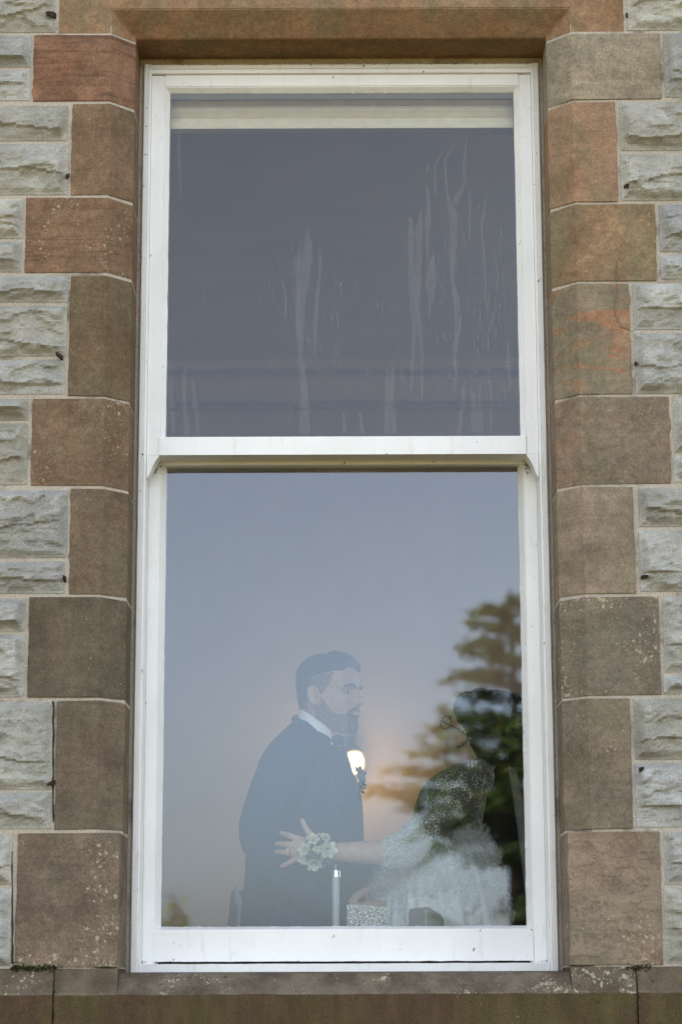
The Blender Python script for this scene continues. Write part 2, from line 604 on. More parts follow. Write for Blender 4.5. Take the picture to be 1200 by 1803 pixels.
def tube(g, pts, radii, seg=14, sub=5, mi=0, flat=1.0, ref=None):
    """tapering round limb with rounded ends; flat < 1 squeezes it along ref"""
    c = catmull(pts, sub)
    rr = [r.x for r in catmull([Vector((r, 0, 0)) for r in radii], sub)]
    n = len(c)
    tan = [(c[min(i + 1, n - 1)] - c[max(i - 1, 0)]).normalized() for i in range(n)]
    up = Vector(ref) if ref else (Vector((0, 0, 1)) if abs(tan[0].z) < 0.9 else Vector((0, 1, 0)))
    rings = []
    nrm = None
    for i in range(n):
        t = tan[i]
        a = (up if nrm is None or ref else nrm)
        a = (a - t * a.dot(t))
        a.normalize()
        nrm = a
        b = t.cross(a)
        rings.append((c[i], a, b, rr[i]))
    # rounded end caps
    full = []
    for s in (0.97, 0.8, 0.5):
        p, a, b, r = rings[0]
        full.append((p - tan[0] * r * s, a, b, r * math.sqrt(1 - s * s)))
    full += rings
    for s in (0.5, 0.8, 0.97):
        p, a, b, r = rings[-1]
        full.append((p + tan[-1] * r * s, a, b, r * math.sqrt(1 - s * s)))
    vs, fs = [], []
    for p, a, b, r in full:
        for k in range(seg):
            th = 2 * math.pi * k / seg
            vs.append(p + a * (math.cos(th) * r * flat) + b * (math.sin(th) * r))
    m = len(full)
    for i in range(m - 1):
        for k in range(seg):
            fs.append((i * seg + k, i * seg + (k + 1) % seg, (i + 1) * seg + (k + 1) % seg, (i + 1) * seg + k))
    fs.append(tuple(range(seg))[::-1])
    fs.append(tuple((m - 1) * seg + k for k in range(seg)))
    return g.add(vs, fs, mi)


def loft(g, secs, seg=32, mi=0, power=2.2, yaw=0.0):
    """closed stack of level superellipses (z, cx, cy, rx, ry)"""
    vs, fs = [], []
    ca, sa = math.cos(yaw), math.sin(yaw)
    for z, cx, cy, rx, ry in secs:
        for k in range(seg):
            th = 2 * math.pi * k / seg
            c, s = math.cos(th), math.sin(th)
            x = rx * math.copysign(abs(c) ** (2 / power), c)
            y = ry * math.copysign(abs(s) ** (2 / power), s)
            vs.append((cx + x * ca - y * sa, cy + x * sa + y * ca, z))
    m = len(secs)
    for i in range(m - 1):
        for k in range(seg):
            fs.append((i * seg + k, i * seg + (k + 1) % seg, (i + 1) * seg + (k + 1) % seg, (i + 1) * seg + k))
    fs.append(tuple(range(seg))[::-1])
    fs.append(tuple((m - 1) * seg + k for k in range(seg)))
    return g.add(vs, fs, mi)


def smooth_secs(secs, sub=4):
    zs = [Vector(s[:3]) for s in secs]
    rs = [Vector((s[3], s[4], 0)) for s in secs]
    a, b = catmull(zs, sub), catmull(rs, sub)
    return [(p.x, p.y, p.z, q.x, q.y) for p, q in zip(a, b)]


def lathe(g, prof, c=(0, 0, 0), seg=24, mi=0):
    vs, fs = [], []
    for r, z in prof:
        for k in range(seg):
            th = 2 * math.pi * k / seg
            vs.append((c[0] + r * math.cos(th), c[1] + r * math.sin(th), c[2] + z))
    m = len(prof)
    for i in range(m - 1):
        for k in range(seg):
            fs.append((i * seg + k, i * seg + (k + 1) % seg, (i + 1) * seg + (k + 1) % seg, (i + 1) * seg + k))
    fs.append(tuple(range(seg))[::-1])
    fs.append(tuple((m - 1) * seg + k for k in range(seg)))
    return g.add(vs, fs, mi)


def remesh(g, voxel, smooth=4):
    """fuse overlapping limbs into one continuous skin; returns (verts, faces)"""
    me = bpy.data.meshes.new('tmp')
    me.from_pydata([tuple(v) for v in g.v], [], g.f)
    o = bpy.data.objects.new('tmp', me)
    col.objects.link(o)
    md = o.modifiers.new('r', 'REMESH')
    md.mode = 'VOXEL'
    md.voxel_size = voxel
    sm = o.modifiers.new('s', 'SMOOTH')
    sm.iterations = smooth
    sm.factor = 0.5
    dg = bpy.context.evaluated_depsgraph_get()
    dg.update()
    m2 = bpy.data.meshes.new_from_object(o.evaluated_get(dg))
    vs = [v.co.copy() for v in m2.vertices]
    fs = [tuple(p.vertices) for p in m2.polygons]
    bpy.data.objects.remove(o)
    bpy.data.meshes.remove(me)
    bpy.data.meshes.remove(m2)
    return vs, fs


# ------------------------------------------------------------------ numpy gradient-free value noise
_rs = np.random.RandomState(5)
_tab = _rs.rand(256, 256)


def vnoise(x, y):
    xi, yi = np.floor(x).astype(int), np.floor(y).astype(int)
    fx, fy = x - xi, y - yi
    fx, fy = fx * fx * fx * (fx * (fx * 6 - 15) + 10), fy * fy * fy * (fy * (fy * 6 - 15) + 10)
    a, b = _tab[xi % 256, yi % 256], _tab[(xi + 1) % 256, yi % 256]
    c, d = _tab[xi % 256, (yi + 1) % 256], _tab[(xi + 1) % 256, (yi + 1) % 256]
    return (a * (1 - fx) + b * fx) * (1 - fy) + (c * (1 - fx) + d * fx) * fy


def fbm(x, y, o=4, g=0.5):
    s, a, t = 0, 1.0, 0
    for k in range(o):
        s = s + a * vnoise(x * 2 ** k + 17.3 * k, y * 2 ** k + 9.1 * k)
        t += a
        a *= g
    return s / t


# ================================================================== THE HOUSE
house = thing('stone_house', (0, 0, -1.7),
              'grey rock-faced stone house front with brown sandstone window surround', 'building')

YF = 0.158          # front of the window frame
CH = 0.053          # chamfer
XCL = PX(188, 500, 0.0)         # arris of the chamfer, left / right, on the wall face
XCR = PX(1015, 500, 0.0)
XIL, XIR = XCL + CH, XCR - CH   # inner faces of the jambs
ZLI = PZ(600, 15, 0.0)          # lintel arris
ZSO = ZLI - CH                  # soffit
ZST = PZ(600, 1702, 0.0)        # seat of the lowest quoins

GROUND_Z = -1.7
EAVES = 5.2
HX, HXR = 7.0, 2.95

# mortar body of the wall, in four blocks round the opening (a hair behind the stone faces)
g = G()
zb, zt = PZ(600, 1755, 0), ZSO + 0.012
core = 0.40
for sg, xa_, xi_ in ((-1, XCL, XIL), (1, XCR, XIR)):
    hx = HX if sg < 0 else HXR
    pr = [(sg * hx, 0.0004), (xa_ + sg * 0.0012, 0.0004), (xi_ + sg * 0.0012, CH + 0.0004), (xi_ + sg * 0.0012, core), (sg * hx, core)]
    vs = [(x, y, z) for z in (GROUND_Z - 0.3, ZSO + 0.012) for x, y in pr]
    g.add(vs, [(0, 1, 2, 3, 4), (9, 8, 7, 6, 5)] + [(i, (i + 1) % 5, 5 + (i + 1) % 5, 5 + i) for i in range(5)])
    xs_ = sorted((sg * hx, xi_ + sg * 0.0012))
    g.box(xs_[0], xs_[1], 0.0006, core, ZLI + 0.02, EAVES)
    g.box(xs_[0], xs_[1], 0.08, core, ZSO + 0.012, ZLI + 0.02)
    xs_ = sorted((sg * hx, xa_ + sg * 0.0012))
    g.box(xs_[0], xs_[1], 0.0006, 0.08, ZSO + 0.012, ZLI + 0.02)
g.box(XIL - 0.0012, XIR + 0.0012, 0.0008, core, ZLI + 0.02, EAVES)
g.box(XIL - 0.006, XIR + 0.006, 0.08, core, zt, ZLI + 0.02)
g.box(XIL - 0.006, XIR + 0.006, 0.020, core, GROUND_Z - 0.3, -0.02)
g.obj('mortar_wall', MORTAR, house)
# the rest of the body of the house: flanks, rear wall, roof slab
SWY0, SWY1, SWZ0, SWZ1 = 1.5, 4.0, -0.3, 2.35      # unseen window added in the right-hand flank to brighten the room
def holed(g, x0, x1, y0, y1, z0, z1):
    g.box(x0, x1, y0, SWY0, z0, z1)
    g.box(x0, x1, SWY1, y1, z0, z1)
    g.box(x0, x1, SWY0, SWY1, z0, SWZ0)
    g.box(x0, x1, SWY0, SWY1, SWZ1, z1)
    return g
G().box(-HX, -HX + 0.4, core + .001, 6.4, GROUND_Z - 0.3, EAVES).obj('house_wall', MORTAR, house)
holed(G(), HXR - 0.4, HXR, core + .001, 6.4, GROUND_Z - 0.3, EAVES).obj('house_wall', MORTAR, house)
G().box(-HX, HXR, 6.401, 6.8, GROUND_Z - 0.3, EAVES).obj('house_wall', MORTAR, house)
G().box(-HX - 0.1, HXR + 0.1, 0.06, 7.1, EAVES + .001, EAVES + 0.25).obj('roof_slab', MORTAR, house)
sw_ = bpy.data.objects.new('fill_window', None)
col.objects.link(sw_)
sw_.parent = house
sw_.location = Vector((HXR - .2, 2.8, SWZ0)) - world_loc(house)
g = G()
for yy in (SWY0, (SWY0 + SWY1) / 2 - .03, SWY1 - .06):
    g.box(HXR - .25, HXR - .18, yy + .001, yy + .059, SWZ0 + .001, SWZ1 - .001)
for zz in (SWZ0, (SWZ0 + SWZ1) / 2, SWZ1 - .06):
    g.box(HXR - .247, HXR - .183, SWY0 + .002, SWY1 - .002, zz + .002, zz + .058)
g.obj('frame', PAINT, sw_)
G().box(HXR - .217, HXR - .213, SWY0 + .003, SWY1 - .003, SWZ0 + .003, SWZ1 - .003).obj('pane', GLASS_BACK, sw_)


def quoin(side, xo, y0, y1, color, square=False, algae=0.1, lichen=0.3, bed=0.15, rust=0.0, crust=0.0, flake=0.0):
    s = -1 if side == 'L' else 1
    xa, xi = (XCL, XIL) if s < 0 else (XCR, XIR)
    edge = XIL if s < 0 else XIR
    xo_ = PX(xo, (y0 + y1) / 2, 0.0)
    z1, z0 = PZ(600, y0, 0.0) - 0.0014, PZ(600, y1, 0.0) + 0.0014
    xo_ -= s * 0.002
    j = lambda k=0.0012: rnd.uniform(-k, k)
    proud = rnd.uniform(-0.0042, -0.0022)
    if square:
        prof = [(xo_, proud), (edge - s * -0.001, proud), (edge, YF + 0.03), (xo_, YF + 0.03)]
    else:
        prof = [(xo_, proud), (xa + j(), proud), (xi, CH), (xi, YF + 0.03), (xo_, YF + 0.03)]
    n = len(prof)
    # several levels so the arrises wander a little
    nl = 15
    vs, fs = [], []
    for k in range(nl):
        z = z0 + (z1 - z0) * k / (nl - 1)
        for i, (x, y) in enumerate(prof):
            wob = (j(0.0010) + (rnd.random() < 0.07) * -s * (-1 if i == 0 else 1) * 0.0025 * (i < 2)) if y < 0.1 else 0
            vs.append((x + wob, y + (j(0.0008) if y < 0.1 else 0), z + (j(0.001) if k in (0, nl - 1) else 0)))
    for k in range(nl - 1):
        for i in range(n):
            fs.append((k * n + i, k * n + (i + 1) % n, (k + 1) * n + (i + 1) % n, (k + 1) * n + i))
    fs.append(tuple(range(n))[::-1])
    fs.append(tuple((nl - 1) * n + i for i in range(n)))
    o = link('quoin_stone', vs, fs, SAND, house)
    bm = bmesh.new()
    bm.from_mesh(o.data)
    bmesh.ops.recalc_face_normals(bm, faces=bm.faces)
    ed = [e for e in bm.edges if len(e.link_faces) == 2 and e.calc_face_angle() > 0.4]
    bmesh.ops.bevel(bm, geom=ed, offset=0.0016, segments=2, profile=0.6, affect='EDGES', clamp_overlap=True)
    bm.to_mesh(o.data)
    bm.free()
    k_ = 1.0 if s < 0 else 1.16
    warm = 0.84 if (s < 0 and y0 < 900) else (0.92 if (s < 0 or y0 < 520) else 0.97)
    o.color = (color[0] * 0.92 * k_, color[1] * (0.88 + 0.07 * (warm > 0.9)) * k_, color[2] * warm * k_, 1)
    o['algae'], o['lichen'], o['bedding'], o['rust'] = algae, lichen, bed, rust
    o['crust'] = crust
    o['flake'] = flake
    return o


QL = [(58, 60, 178, (0.225, 0.130, 0.086), dict(bed=0.7, lichen=0.15, rust=0.12)),
      (125, 181, 343, (0.205, 0.140, 0.092), dict(bed=0.16, lichen=0.12, algae=0.35)),
      (44, 346, 480, (0.215, 0.132, 0.086), dict(bed=0.5, lichen=0.55, algae=0.15)),
      (121, 483, 697, (0.165, 0.112, 0.070), dict(bed=0.16, lichen=0.05, algae=0.35)),
      (55, 700, 855, (0.205, 0.140, 0.092), dict(bed=0.16, lichen=0.85, algae=0.3)),
      (122, 858, 1046, (0.180, 0.132, 0.092), dict(bed=0.16, lichen=0.12, algae=0.4)),
      (49, 1049, 1227, (0.138, 0.098, 0.072), dict(bed=0.16, lichen=0.38, algae=0.25)),
      (97, 1231, 1460, (0.168, 0.122, 0.090), dict(bed=0.16, lichen=0.22, algae=0.3)),
      (28, 1464, 1702, (0.180, 0.128, 0.098), dict(bed=0.16, lichen=0.62, algae=0.2, crust=1.0, square=True))]
QR = [(1163, 61, 178, (0.275, 0.215, 0.160), dict(bed=0.16, lichen=0.25, algae=0.1)),
      (1086, 181, 358, (0.280, 0.160, 0.100), dict(bed=0.1, lichen=0.35, algae=0.6)),
      (1155, 361, 498, (0.250, 0.155, 0.092), dict(bed=0.2, lichen=0.35, algae=0.6)),
      (1110, 501, 697, (0.225, 0.166, 0.116), dict(bed=0.16, lichen=0.12, algae=0.3, rust=0.55)),
      (1180, 700, 855, (0.200, 0.142, 0.098), dict(bed=0.16, lichen=0.45, algae=0.3, rust=0.12)),
      (1117, 858, 1048, (0.230, 0.172, 0.122), dict(bed=0.16, lichen=0.15, algae=0.4)),
      (1162, 1051, 1227, (0.172, 0.130, 0.096), dict(bed=0.16, lichen=0.72, algae=0.3)),
      (1112, 1230, 1462, (0.175, 0.132, 0.094), dict(bed=0.16, lichen=0.4, algae=0.45)),
      (1165, 1465, 1702, (0.220, 0.155, 0.108), dict(bed=0.15, lichen=0.62, algae=0.15, flake=1.0, square=True))]
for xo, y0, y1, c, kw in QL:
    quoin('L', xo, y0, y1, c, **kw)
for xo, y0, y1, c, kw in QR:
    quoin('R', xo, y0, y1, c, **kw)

# lintel: one stone with a chamfered, mitred opening cut from below
xl0, xl1 = PX(103, 30, 0), PX(1098, 30, 0)
zl0, zl1 = PZ(600, 58.5, 0), PZ(600, -92, 0)
yb = YF + 0.03
def ring(y, xa, xb, zc):
    return [(xl0, y, zl0), (xa, y, zl0), (xa, y, zc), (xb, y, zc), (xb, y, zl0), (xl1, y, zl0), (xl1, y, zl1), (xl0, y, zl1)]
vs = ring(0.0, XCL, XCR, ZLI) + ring(CH, XIL, XIR, ZSO) + ring(yb, XIL, XIR, ZSO)
fs = [(0, 1, 2, 7), (2, 3, 6, 7), (3, 4, 5, 6)]
for a in (0, 8):
    for i, j_ in ((1, 2), (2, 3), (3, 4)):
        fs.append((a + i, a + i + 8, a + j_ + 8, a + j_))
fs += [(0, 8, 9, 1), (8, 16, 17, 9), (4, 12, 13, 5), (12, 20, 21, 13), (5, 13, 14, 6), (13, 21, 22, 14),
       (6, 14, 15, 7), (14, 22, 23, 15), (7, 15, 8, 0), (15, 23, 16, 8)]
lin = link('lintel', vs, fs, SAND, house)
bm = bmesh.new(); bm.from_mesh(lin.data)
bmesh.ops.recalc_face_normals(bm, faces=bm.faces)
ed = [e for e in bm.edges if len(e.link_faces) == 2 and e.calc_face_angle() > 0.4]
bmesh.ops.bevel(bm, geom=ed, offset=0.002, segments=2, affect='EDGES', clamp_overlap=True)
bm.to_mesh(lin.data); bm.free()
lin.color = (0.285, 0.168, 0.095, 1)
lin['algae'], lin['lichen'], lin['bedding'], lin['rust'], lin['crust'] = 0.5, 0.05, 0.15, 0.10, 0.0
lin['flake'] = 0.0

# sill course: weathered slope into the opening, three stones
def sill_stone(x0, x1, seat):
    """seat: list of (x, slope goes under the quoin?) handled by two profiles"""
    zf = PZ(600, 1746, -0.03)
    zq = ZST - 0.002
    zw = PZ(600, 1711, YF)
    cuts = sorted(set([x0, x1] + [x for x in (XIL - 0.0004, XIL + 0.0004, XIR - 0.0004, XIR + 0.0004) if x0 < x < x1]))
    n = 40
    xs = []
    for a, b in zip(cuts[:-1], cuts[1:]):
        m = max(1, int((b - a) / 0.04))
        xs += [a + (b - a) * k / m for k in range(m)]
    xs.append(cuts[-1])
    vs, fs = [], []
    for x in xs:
        inside = XIL < x < XIR
        jz = rnd.uniform(-0.0012, 0.0012)
        zi = PZ(600, 1713.5, 0.02)
        ym, z_mid = (0.02, zi) if inside else (-0.0055, zq)
        prof = [(-0.028, zf - 0.26), (-0.028 + rnd.uniform(-.001, .001), zf - 0.005 + jz), (-0.025, zf + jz),
                (ym, z_mid + jz * .6), (YF + 0.02, zw + 0.0008 if inside else zq), (0.30, zw + 0.004 if inside else zq), (0.30, zf - 0.26)]
        vs += [(x, y, z) for y, z in prof]
    k = 7
    for i in range(len(xs) - 1):
        for q in range(k):
            fs.append((i * k + q, (i + 1) * k + q, (i + 1) * k + (q + 1) % k, i * k + (q + 1) % k))
    fs.append(tuple(range(k)))
    fs.append(tuple((len(xs) - 1) * k + q for q in range(k))[::-1])
    return link('sill_stone', vs, fs, SILL, house)


xj0, xj1 = PX(94.5, 1760, -0.02), PX(1121, 1760, -0.02)
for a, b in ((-HX + 0.02, -1.75), (-1.747, xj0 - 0.0015), (xj0 + 0.0015, xj1 - 0.0015), (xj1 + 0.0015, 1.75), (1.753, HXR - 0.02)):
    sill_stone(a, b, None)


# ---- rock-faced grey stones
def rock(x0, x1, z0, z1, res=0.0045, tone=None):
    w, h = x1 - x0, z1 - z0
    nx, nz = max(6, int(w / res)), max(6, int(h / res))
    # near the edges the rows are tighter
    ex = np.linspace(0, 1, nx); ez = np.linspace(0, 1, nz)
    X, Z = np.meshgrid(x0 + w * ex, z0 + h * ez)
    o1, o2 = rnd.uniform(0, 200), rnd.uniform(0, 200)
    U, V = X - x0 + o1, Z - z0 + o2
    # wandering outline
    d = np.minimum(np.minimum(X - x0, x1 - X), np.minimum(Z - z0, z1 - Z))
    d = d + (fbm(U * 40, V * 40, 3) - 0.5) * 0.006
    e = np.clip(d / 0.020, 0, 1)
    e = e * e * (3 - 2 * e)
    tv = (Z - z0) / h
    # pitched face: a plane that leans out towards a wandering ledge low on the stone, then breaks back in
    ledge = 0.20 + 0.55 * fbm(U * 4.5, V * 0 + o2, 3) - 0.12
    lean = np.where(tv > ledge, 1 - (tv - ledge) / (1.02 - ledge) * 0.75, 0.42 * (tv / np.maximum(ledge, 0.05)) ** 2.2)
    slope = rnd.uniform(-1.6, 1.6)
    wx = (fbm(U * 13, V * 13, 3) - 0.5) * 0.09
    wz = (fbm(U * 11 + 40, V * 11 + 40, 4) - 0.5) * 0.055
    f = fbm((U + wx) * 7.5, (V + wz + (U - o1) * 0.12 * slope) * 14, 4)
    st = f * 4.6
    fr = st - np.floor(st)
    step = np.floor(st) + np.clip((fr - 0.62) / 0.38, 0, 1) ** 1.5
    step = step / 4.6
    ridg = 1 - np.abs(fbm((U + wx) * 18, (V + wz) * 30, 4) * 2 - 1)
    hgt = e * (0.006 + 0.014 * lean + 0.036 * (step - 0.35) + 0.009 * (ridg - 0.5)
               + 0.006 * (fbm(U * 60, V * 85, 4, 0.6) - 0.5))
    hgt = np.maximum(hgt, -0.001)
    Y = -hgt - 0.0016
    vs = np.stack([X.ravel(), Y.ravel(), Z.ravel()], 1)
    idx = np.arange(nx * nz).reshape(nz, nx)
    fs = np.stack([idx[:-1, :-1].ravel(), idx[:-1, 1:].ravel(), idx[1:, 1:].ravel(), idx[1:, :-1].ravel()], 1).tolist()
    # returns into the bed
    b = [int(i) for i in list(idx[0, :]) + list(idx[1:, -1]) + list(idx[-1, -2::-1]) + list(idx[-2:0:-1, 0])]
    n0 = len(vs)
    back = vs[b].copy(); back[:, 1] = 0.03
    vs = np.concatenate([vs, back])
    m = len(b)
    for i in range(m):
        fs.append((b[i], n0 + i, n0 + (i + 1) % m, b[(i + 1) % m]))
    o = link('rubble_stone', vs.tolist(), fs, GREY, house, smooth=False)
    t = tone or rnd.uniform(0.86, 1.12)
    wv = rnd.uniform(-0.012, 0.014)
    o.color = (0.365 * t + wv, 0.357 * t + wv * 0.4, 0.325 * t - wv, 1)
    return o


ROWS_L = [(-75, 56, 98), (61, 117, 55), (121, 176, 53), (184, 247, 120), (251, 342, 120), (348, 419, 40), (423, 478, 38),
          (484, 531, 120), (536, 626, 118), (631, 693, 114), (700, 739, 50), (743, 852, 49), (861, 981, 119), (986, 1044, 114),
          (1051, 1110, 45), (1114, 1226, 43), (1233, 1389, 93), (1393, 1458, 89), (1466, 1556, 22), (1562, 1699, 20)]
ROWS_R = [(-75, 56, 1103), (61, 174, 1168), (182, 268, 1090), (273, 356, 1092), (362, 446, 1160), (450, 494, 1162),
          (501, 583, 1114), (588, 696, 1117), (702, 800, 1185), (805, 852, 1185), (861, 930, 1123), (935, 1044, 1125),
          (1052, 1186, 1167), (1190, 1225, 1167), (1231, 1340, 1116), (1344, 1459, 1118), (1466, 1560, 1169), (1565, 1699, 1169)]
XEND = 1.62
for y0, y1, xe in ROWS_L:
    z0, z1 = PZ(600, y1, 0) + 0.001, PZ(600, y0, 0) - 0.001
    a = PX(xe, (y0 + y1) / 2, 0)
    b = a - rnd.uniform(0.30, 0.46)
    rock(b, a, z0, z1)
    while b > -XEND:
        a2 = b - 0.009
        b = a2 - rnd.uniform(0.22, 0.45)
        rock(b, a2, z0, z1, 0.012)
for y0, y1, xe in ROWS_R:
    z0, z1 = PZ(600, y1, 0) + 0.001, PZ(600, y0, 0) - 0.001
    a = PX(xe, (y0 + y1) / 2, 0)
    b = a + rnd.uniform(0.30, 0.46)
    rock(a, b, z0, z1)
    while b < XEND:
        a2 = b + 0.009
        b = a2 + rnd.uniform(0.22, 0.45)
        rock(a2, b, z0, z1, 0.012)

# rusted iron pegs left in the joints
PEGS = [(100, 27, 0), (1103, 26, 1), (119, 310, 0), (1097, 329, 1), (112, 632, 0), (1121, 640, 1), (114, 1022, 0), (1127, 1017, 1),
        (98, 1376, 0), (1120, 1361, 1)]
for px, py, sd in PEGS:
    p = P(px, py, -0.002)
    s = 1 if sd else -1
    g = G()
    w, h, L = rnd.uniform(0.0016, 0.0030), rnd.uniform(0.0035, 0.0075), rnd.uniform(0.014, 0.030)
    tilt = Vector((rnd.uniform(-0.5, 0.8) * s, 0, rnd.uniform(-0.5, 0.6)))
    rows = []
    for t_, k_ in ((-0.5, 1.0), (0.35, 1.0), (0.75, 0.9), (1.0, 0.6)):
        c_ = p + Vector((0, -L * t_, 0)) + tilt * L * max(0, t_)
        sh = rnd.uniform(-.002, .002)
        rows += [c_ + Vector((x * w * k_ + sh, rnd.uniform(-.0015, .0015), z * h * k_)) for x, z in ((-1, -1), (1, -1.1), (1.1, 1), (-.9, .9))]
    g.add(rows, [(r * 4 + i, r * 4 + (i + 1) % 4, r * 4 + 4 + (i + 1) % 4, r * 4 + 4 + i) for r in range(3) for i in range(4)] + [(3, 2, 1, 0), (12, 13, 14, 15)])
    o = g.obj('iron_peg', IRON, house)

# open joints where the mortar has washed out beside the lower left quoins
for jx, ja, jb in ((97.5, 1236, 1455), (25, 1500, 1698)):
    g = G()
    q = [P(jx - 3 + rnd.uniform(-.8, .8), py, -0.0012) for py in range(ja, jb, 14)]
    tube(g, q, [rnd.uniform(.0012, .0027) for _ in q], 6, 2)
    g.obj('open_joint', GRIME_GAP, house)
# ---- sash window ---------------------------------------------------------------
XO0, XO1 = -0.4725, 0.4810                      # outside of the frame
XB0, XB1 = XO0 + 0.019, XO1 - 0.019             # inner edge of the outer bead
ZH = PZ(600, 112, YF)                           # head of the frame
ZBOT = PZ(600, 1713, YF)
YU, YUG = 0.169, 0.184                          # upper sash face, upper glass
YL, YLG = 0.238, 0.262                          # lower sash face, lower glass
UX0 = (PX(299, 180, YUG) + PX(292, 760, YUG)) / 2
UX1 = (PX(903.5, 180, YUG) + PX(916, 760, YUG)) / 2
UZ1, UZ0 = PZ(600, 164, YUG), PZ(600, 767, YU)
LX0 = (PX(292, 840, YLG) + PX(284.5, 1625, YLG)) / 2
LX1 = (PX(911, 840, YLG) + PX(927, 1625, YLG)) / 2
LZ0, LZ1 = PZ(600, 1630.5, YL), PZ(600, 835, YLG)
ZMR0 = PZ(600, 800.5, YU)                       # underside of the meeting rail

win = bpy.data.objects.new('sash_window', None)
col.objects.link(win)
win.parent = house
win.location = Vector((0, YF, ZBOT)) - world_loc(house)


def extr(name, prof, s0, s1, axis, n=60, jit=(), amp=0.0012, mat=PAINT, closed=True):
    """moulding: profile points (a, y) swept along axis; a is x for uprights and z for rails"""
    vs, fs = [], []
    ph = rnd.uniform(0, 99)
    for k in range(n + 1):
        s = s0 + (s1 - s0) * k / n
        for i, (a, y) in enumerate(prof):
            if i in jit:
                q = fbm(np.array([s * 34 + ph]), np.array([i * 7.7]), 3)[0] - 0.5
                q2 = vnoise(np.array([s * 130 + ph]), np.array([i * 3.3 + 50]))[0]
                a = a + q * 2 * amp + max(0.0, q2 - 0.70) * 2.4 * amp * jit[i]
            vs.append((a, y, s) if axis == 'z' else (s, y, a))
    m = len(prof)
    for k in range(n):
        for i in range(m):
            fs.append((k * m + i, k * m + (i + 1) % m, (k + 1) * m + (i + 1) % m, (k + 1) * m + i))
    fs.append(tuple(range(m))[::-1])
    fs.append(tuple(n * m + i for i in range(m)))
    o = link(name, vs, fs, mat, win)
    bm = bmesh.new(); bm.from_mesh(o.data)
    bmesh.ops.recalc_face_normals(bm, faces=bm.faces)
    bm.to_mesh(o.data); bm.free()
    return o


YBK = 0.36
def outer(sx, xo, xb):
    """outer lining with a small staff bead"""
    return [(xo, YBK), (xo, YF + 0.003), (xo + sx * 0.002, YF), (xo + sx * 0.011, YF - 0.001), (xo + sx * 0.0125, YF + 0.003),
            (xo + sx * 0.014, YF + 0.001), (xb - sx * 0.001, YF + 0.002), (xb, YF + 0.005), (xb, YBK)]
extr('frame_jamb', outer(1, XO0, XB0), ZBOT, ZH, 'z', 70, {1: 0.6, 2: 0.6}, 0.0007)
extr('frame_jamb', outer(-1, XO1, XB1), ZBOT, ZH, 'z', 70, {1: 0.6, 2: 0.6}, 0.0007)
extr('frame_head', [(z, y + 0.0012) for z, y in outer(-1, ZH, ZH - 0.023)], XB0 - 0.003, XB1 + 0.003, 'x', 60, {1: 1, 2: 1}, 0.0009)
# dark gap and mastic between timber and stone
extr('mastic_bead', [(XIL - 0.004, YF + 0.030), (XIL - 0.004, YF + 0.012), (XO0 + 0.001, YF + 0.012), (XO0 + 0.001, YF + 0.030)], ZBOT, ZH, 'z', 4, mat=MORTAR)
extr('mastic_bead', [(XO1 - 0.001, YF + 0.030), (XO1 - 0.001, YF + 0.012), (XIR + 0.004, YF + 0.012), (XIR + 0.004, YF + 0.030)], ZBOT, ZH, 'z', 4, mat=MORTAR)
extr('mastic_bead', [(ZH - 0.001, YF + 0.034), (ZH - 0.001, YF + 0.014), (ZSO + 0.008, YF + 0.014), (ZSO + 0.008, YF + 0.034)], XIL, XIR, 'x', 4, mat=MORTAR)


def stile(sx, xa, xg, yf, yg, yb_):
    """upright: flat face, then a sloping putty line whose edge wanders on the glass"""
    return [(xa, yb_), (xa, yf), (xg - sx * 0.0135, yf), (xg - sx * 0.0125, yf + 0.0025), (xg - sx * 0.0105, yf + 0.0015),
            (xg + sx * 0.0005, yg - 0.0012), (xg, yb_)]
# upper sash
extr('stile', stile(1, XB0 + 0.0005, UX0, YU, YUG, 0.222), ZMR0 + 0.0007, UZ1 + 0.040, 'z', 110, {5: 1.6}, 0.0011)
extr('stile', stile(-1, XB1 - 0.0005, UX1, YU, YUG, 0.222), ZMR0 + 0.0007, UZ1 + 0.040, 'z', 110, {5: -1.6}, 0.0011)
extr('sash_rail', stile(-1, ZH - 0.0235, UZ1, YU + 0.0006, YUG, 0.222), UX0 - 0.010, UX1 + 0.010, 'x', 130, {5: -2.2}, 0.0014)
extr('meeting_rail', [(ZMR0, 0.234), (ZMR0, YU - 0.0022), (UZ0 - 0.006, YU - 0.0020), (UZ0 - 0.002, YU), (UZ0, YUG - 0.001), (UZ0, 0.232)],
     PX(280, 780, YU), PX(925, 780, YU), 'x', 130, {4: 2.2}, 0.0011)
# horns: the stile ends that curl away below the meeting rail
def horn(sx, xa, xb):
    top, low = ZMR0, PZ(600, 841, YU)
    L = top - low
    out = [(xa, top), (xb, top)]
    for k in range(1, 13):
        t = k / 12
        out.append((xa + (xb - xa) * (1 - t) ** 0.8 * (1 - 0.25 * math.sin(math.pi * t)), top - L * t ** 0.9))
    m = len(out)
    vs = [(x, YU - 0.0006, z) for x, z in out] + [(x, 0.221, z) for x, z in out]
    fs = [tuple(range(m)), tuple(range(2 * m - 1, m - 1, -1))] + [(i, (i + 1) % m, m + (i + 1) % m, m + i) for i in range(m)]
    o = link('sash_horn', vs, fs, PAINT, win)
    bm = bmesh.new(); bm.from_mesh(o.data)
    bmesh.ops.recalc_face_normals(bm, faces=bm.faces)
    bm.to_mesh(o.data); bm.free()
horn(1, XB0 + 0.0008, PX(281, 790, YU))
horn(-1, XB1 - 0.0008, PX(925, 790, YU))
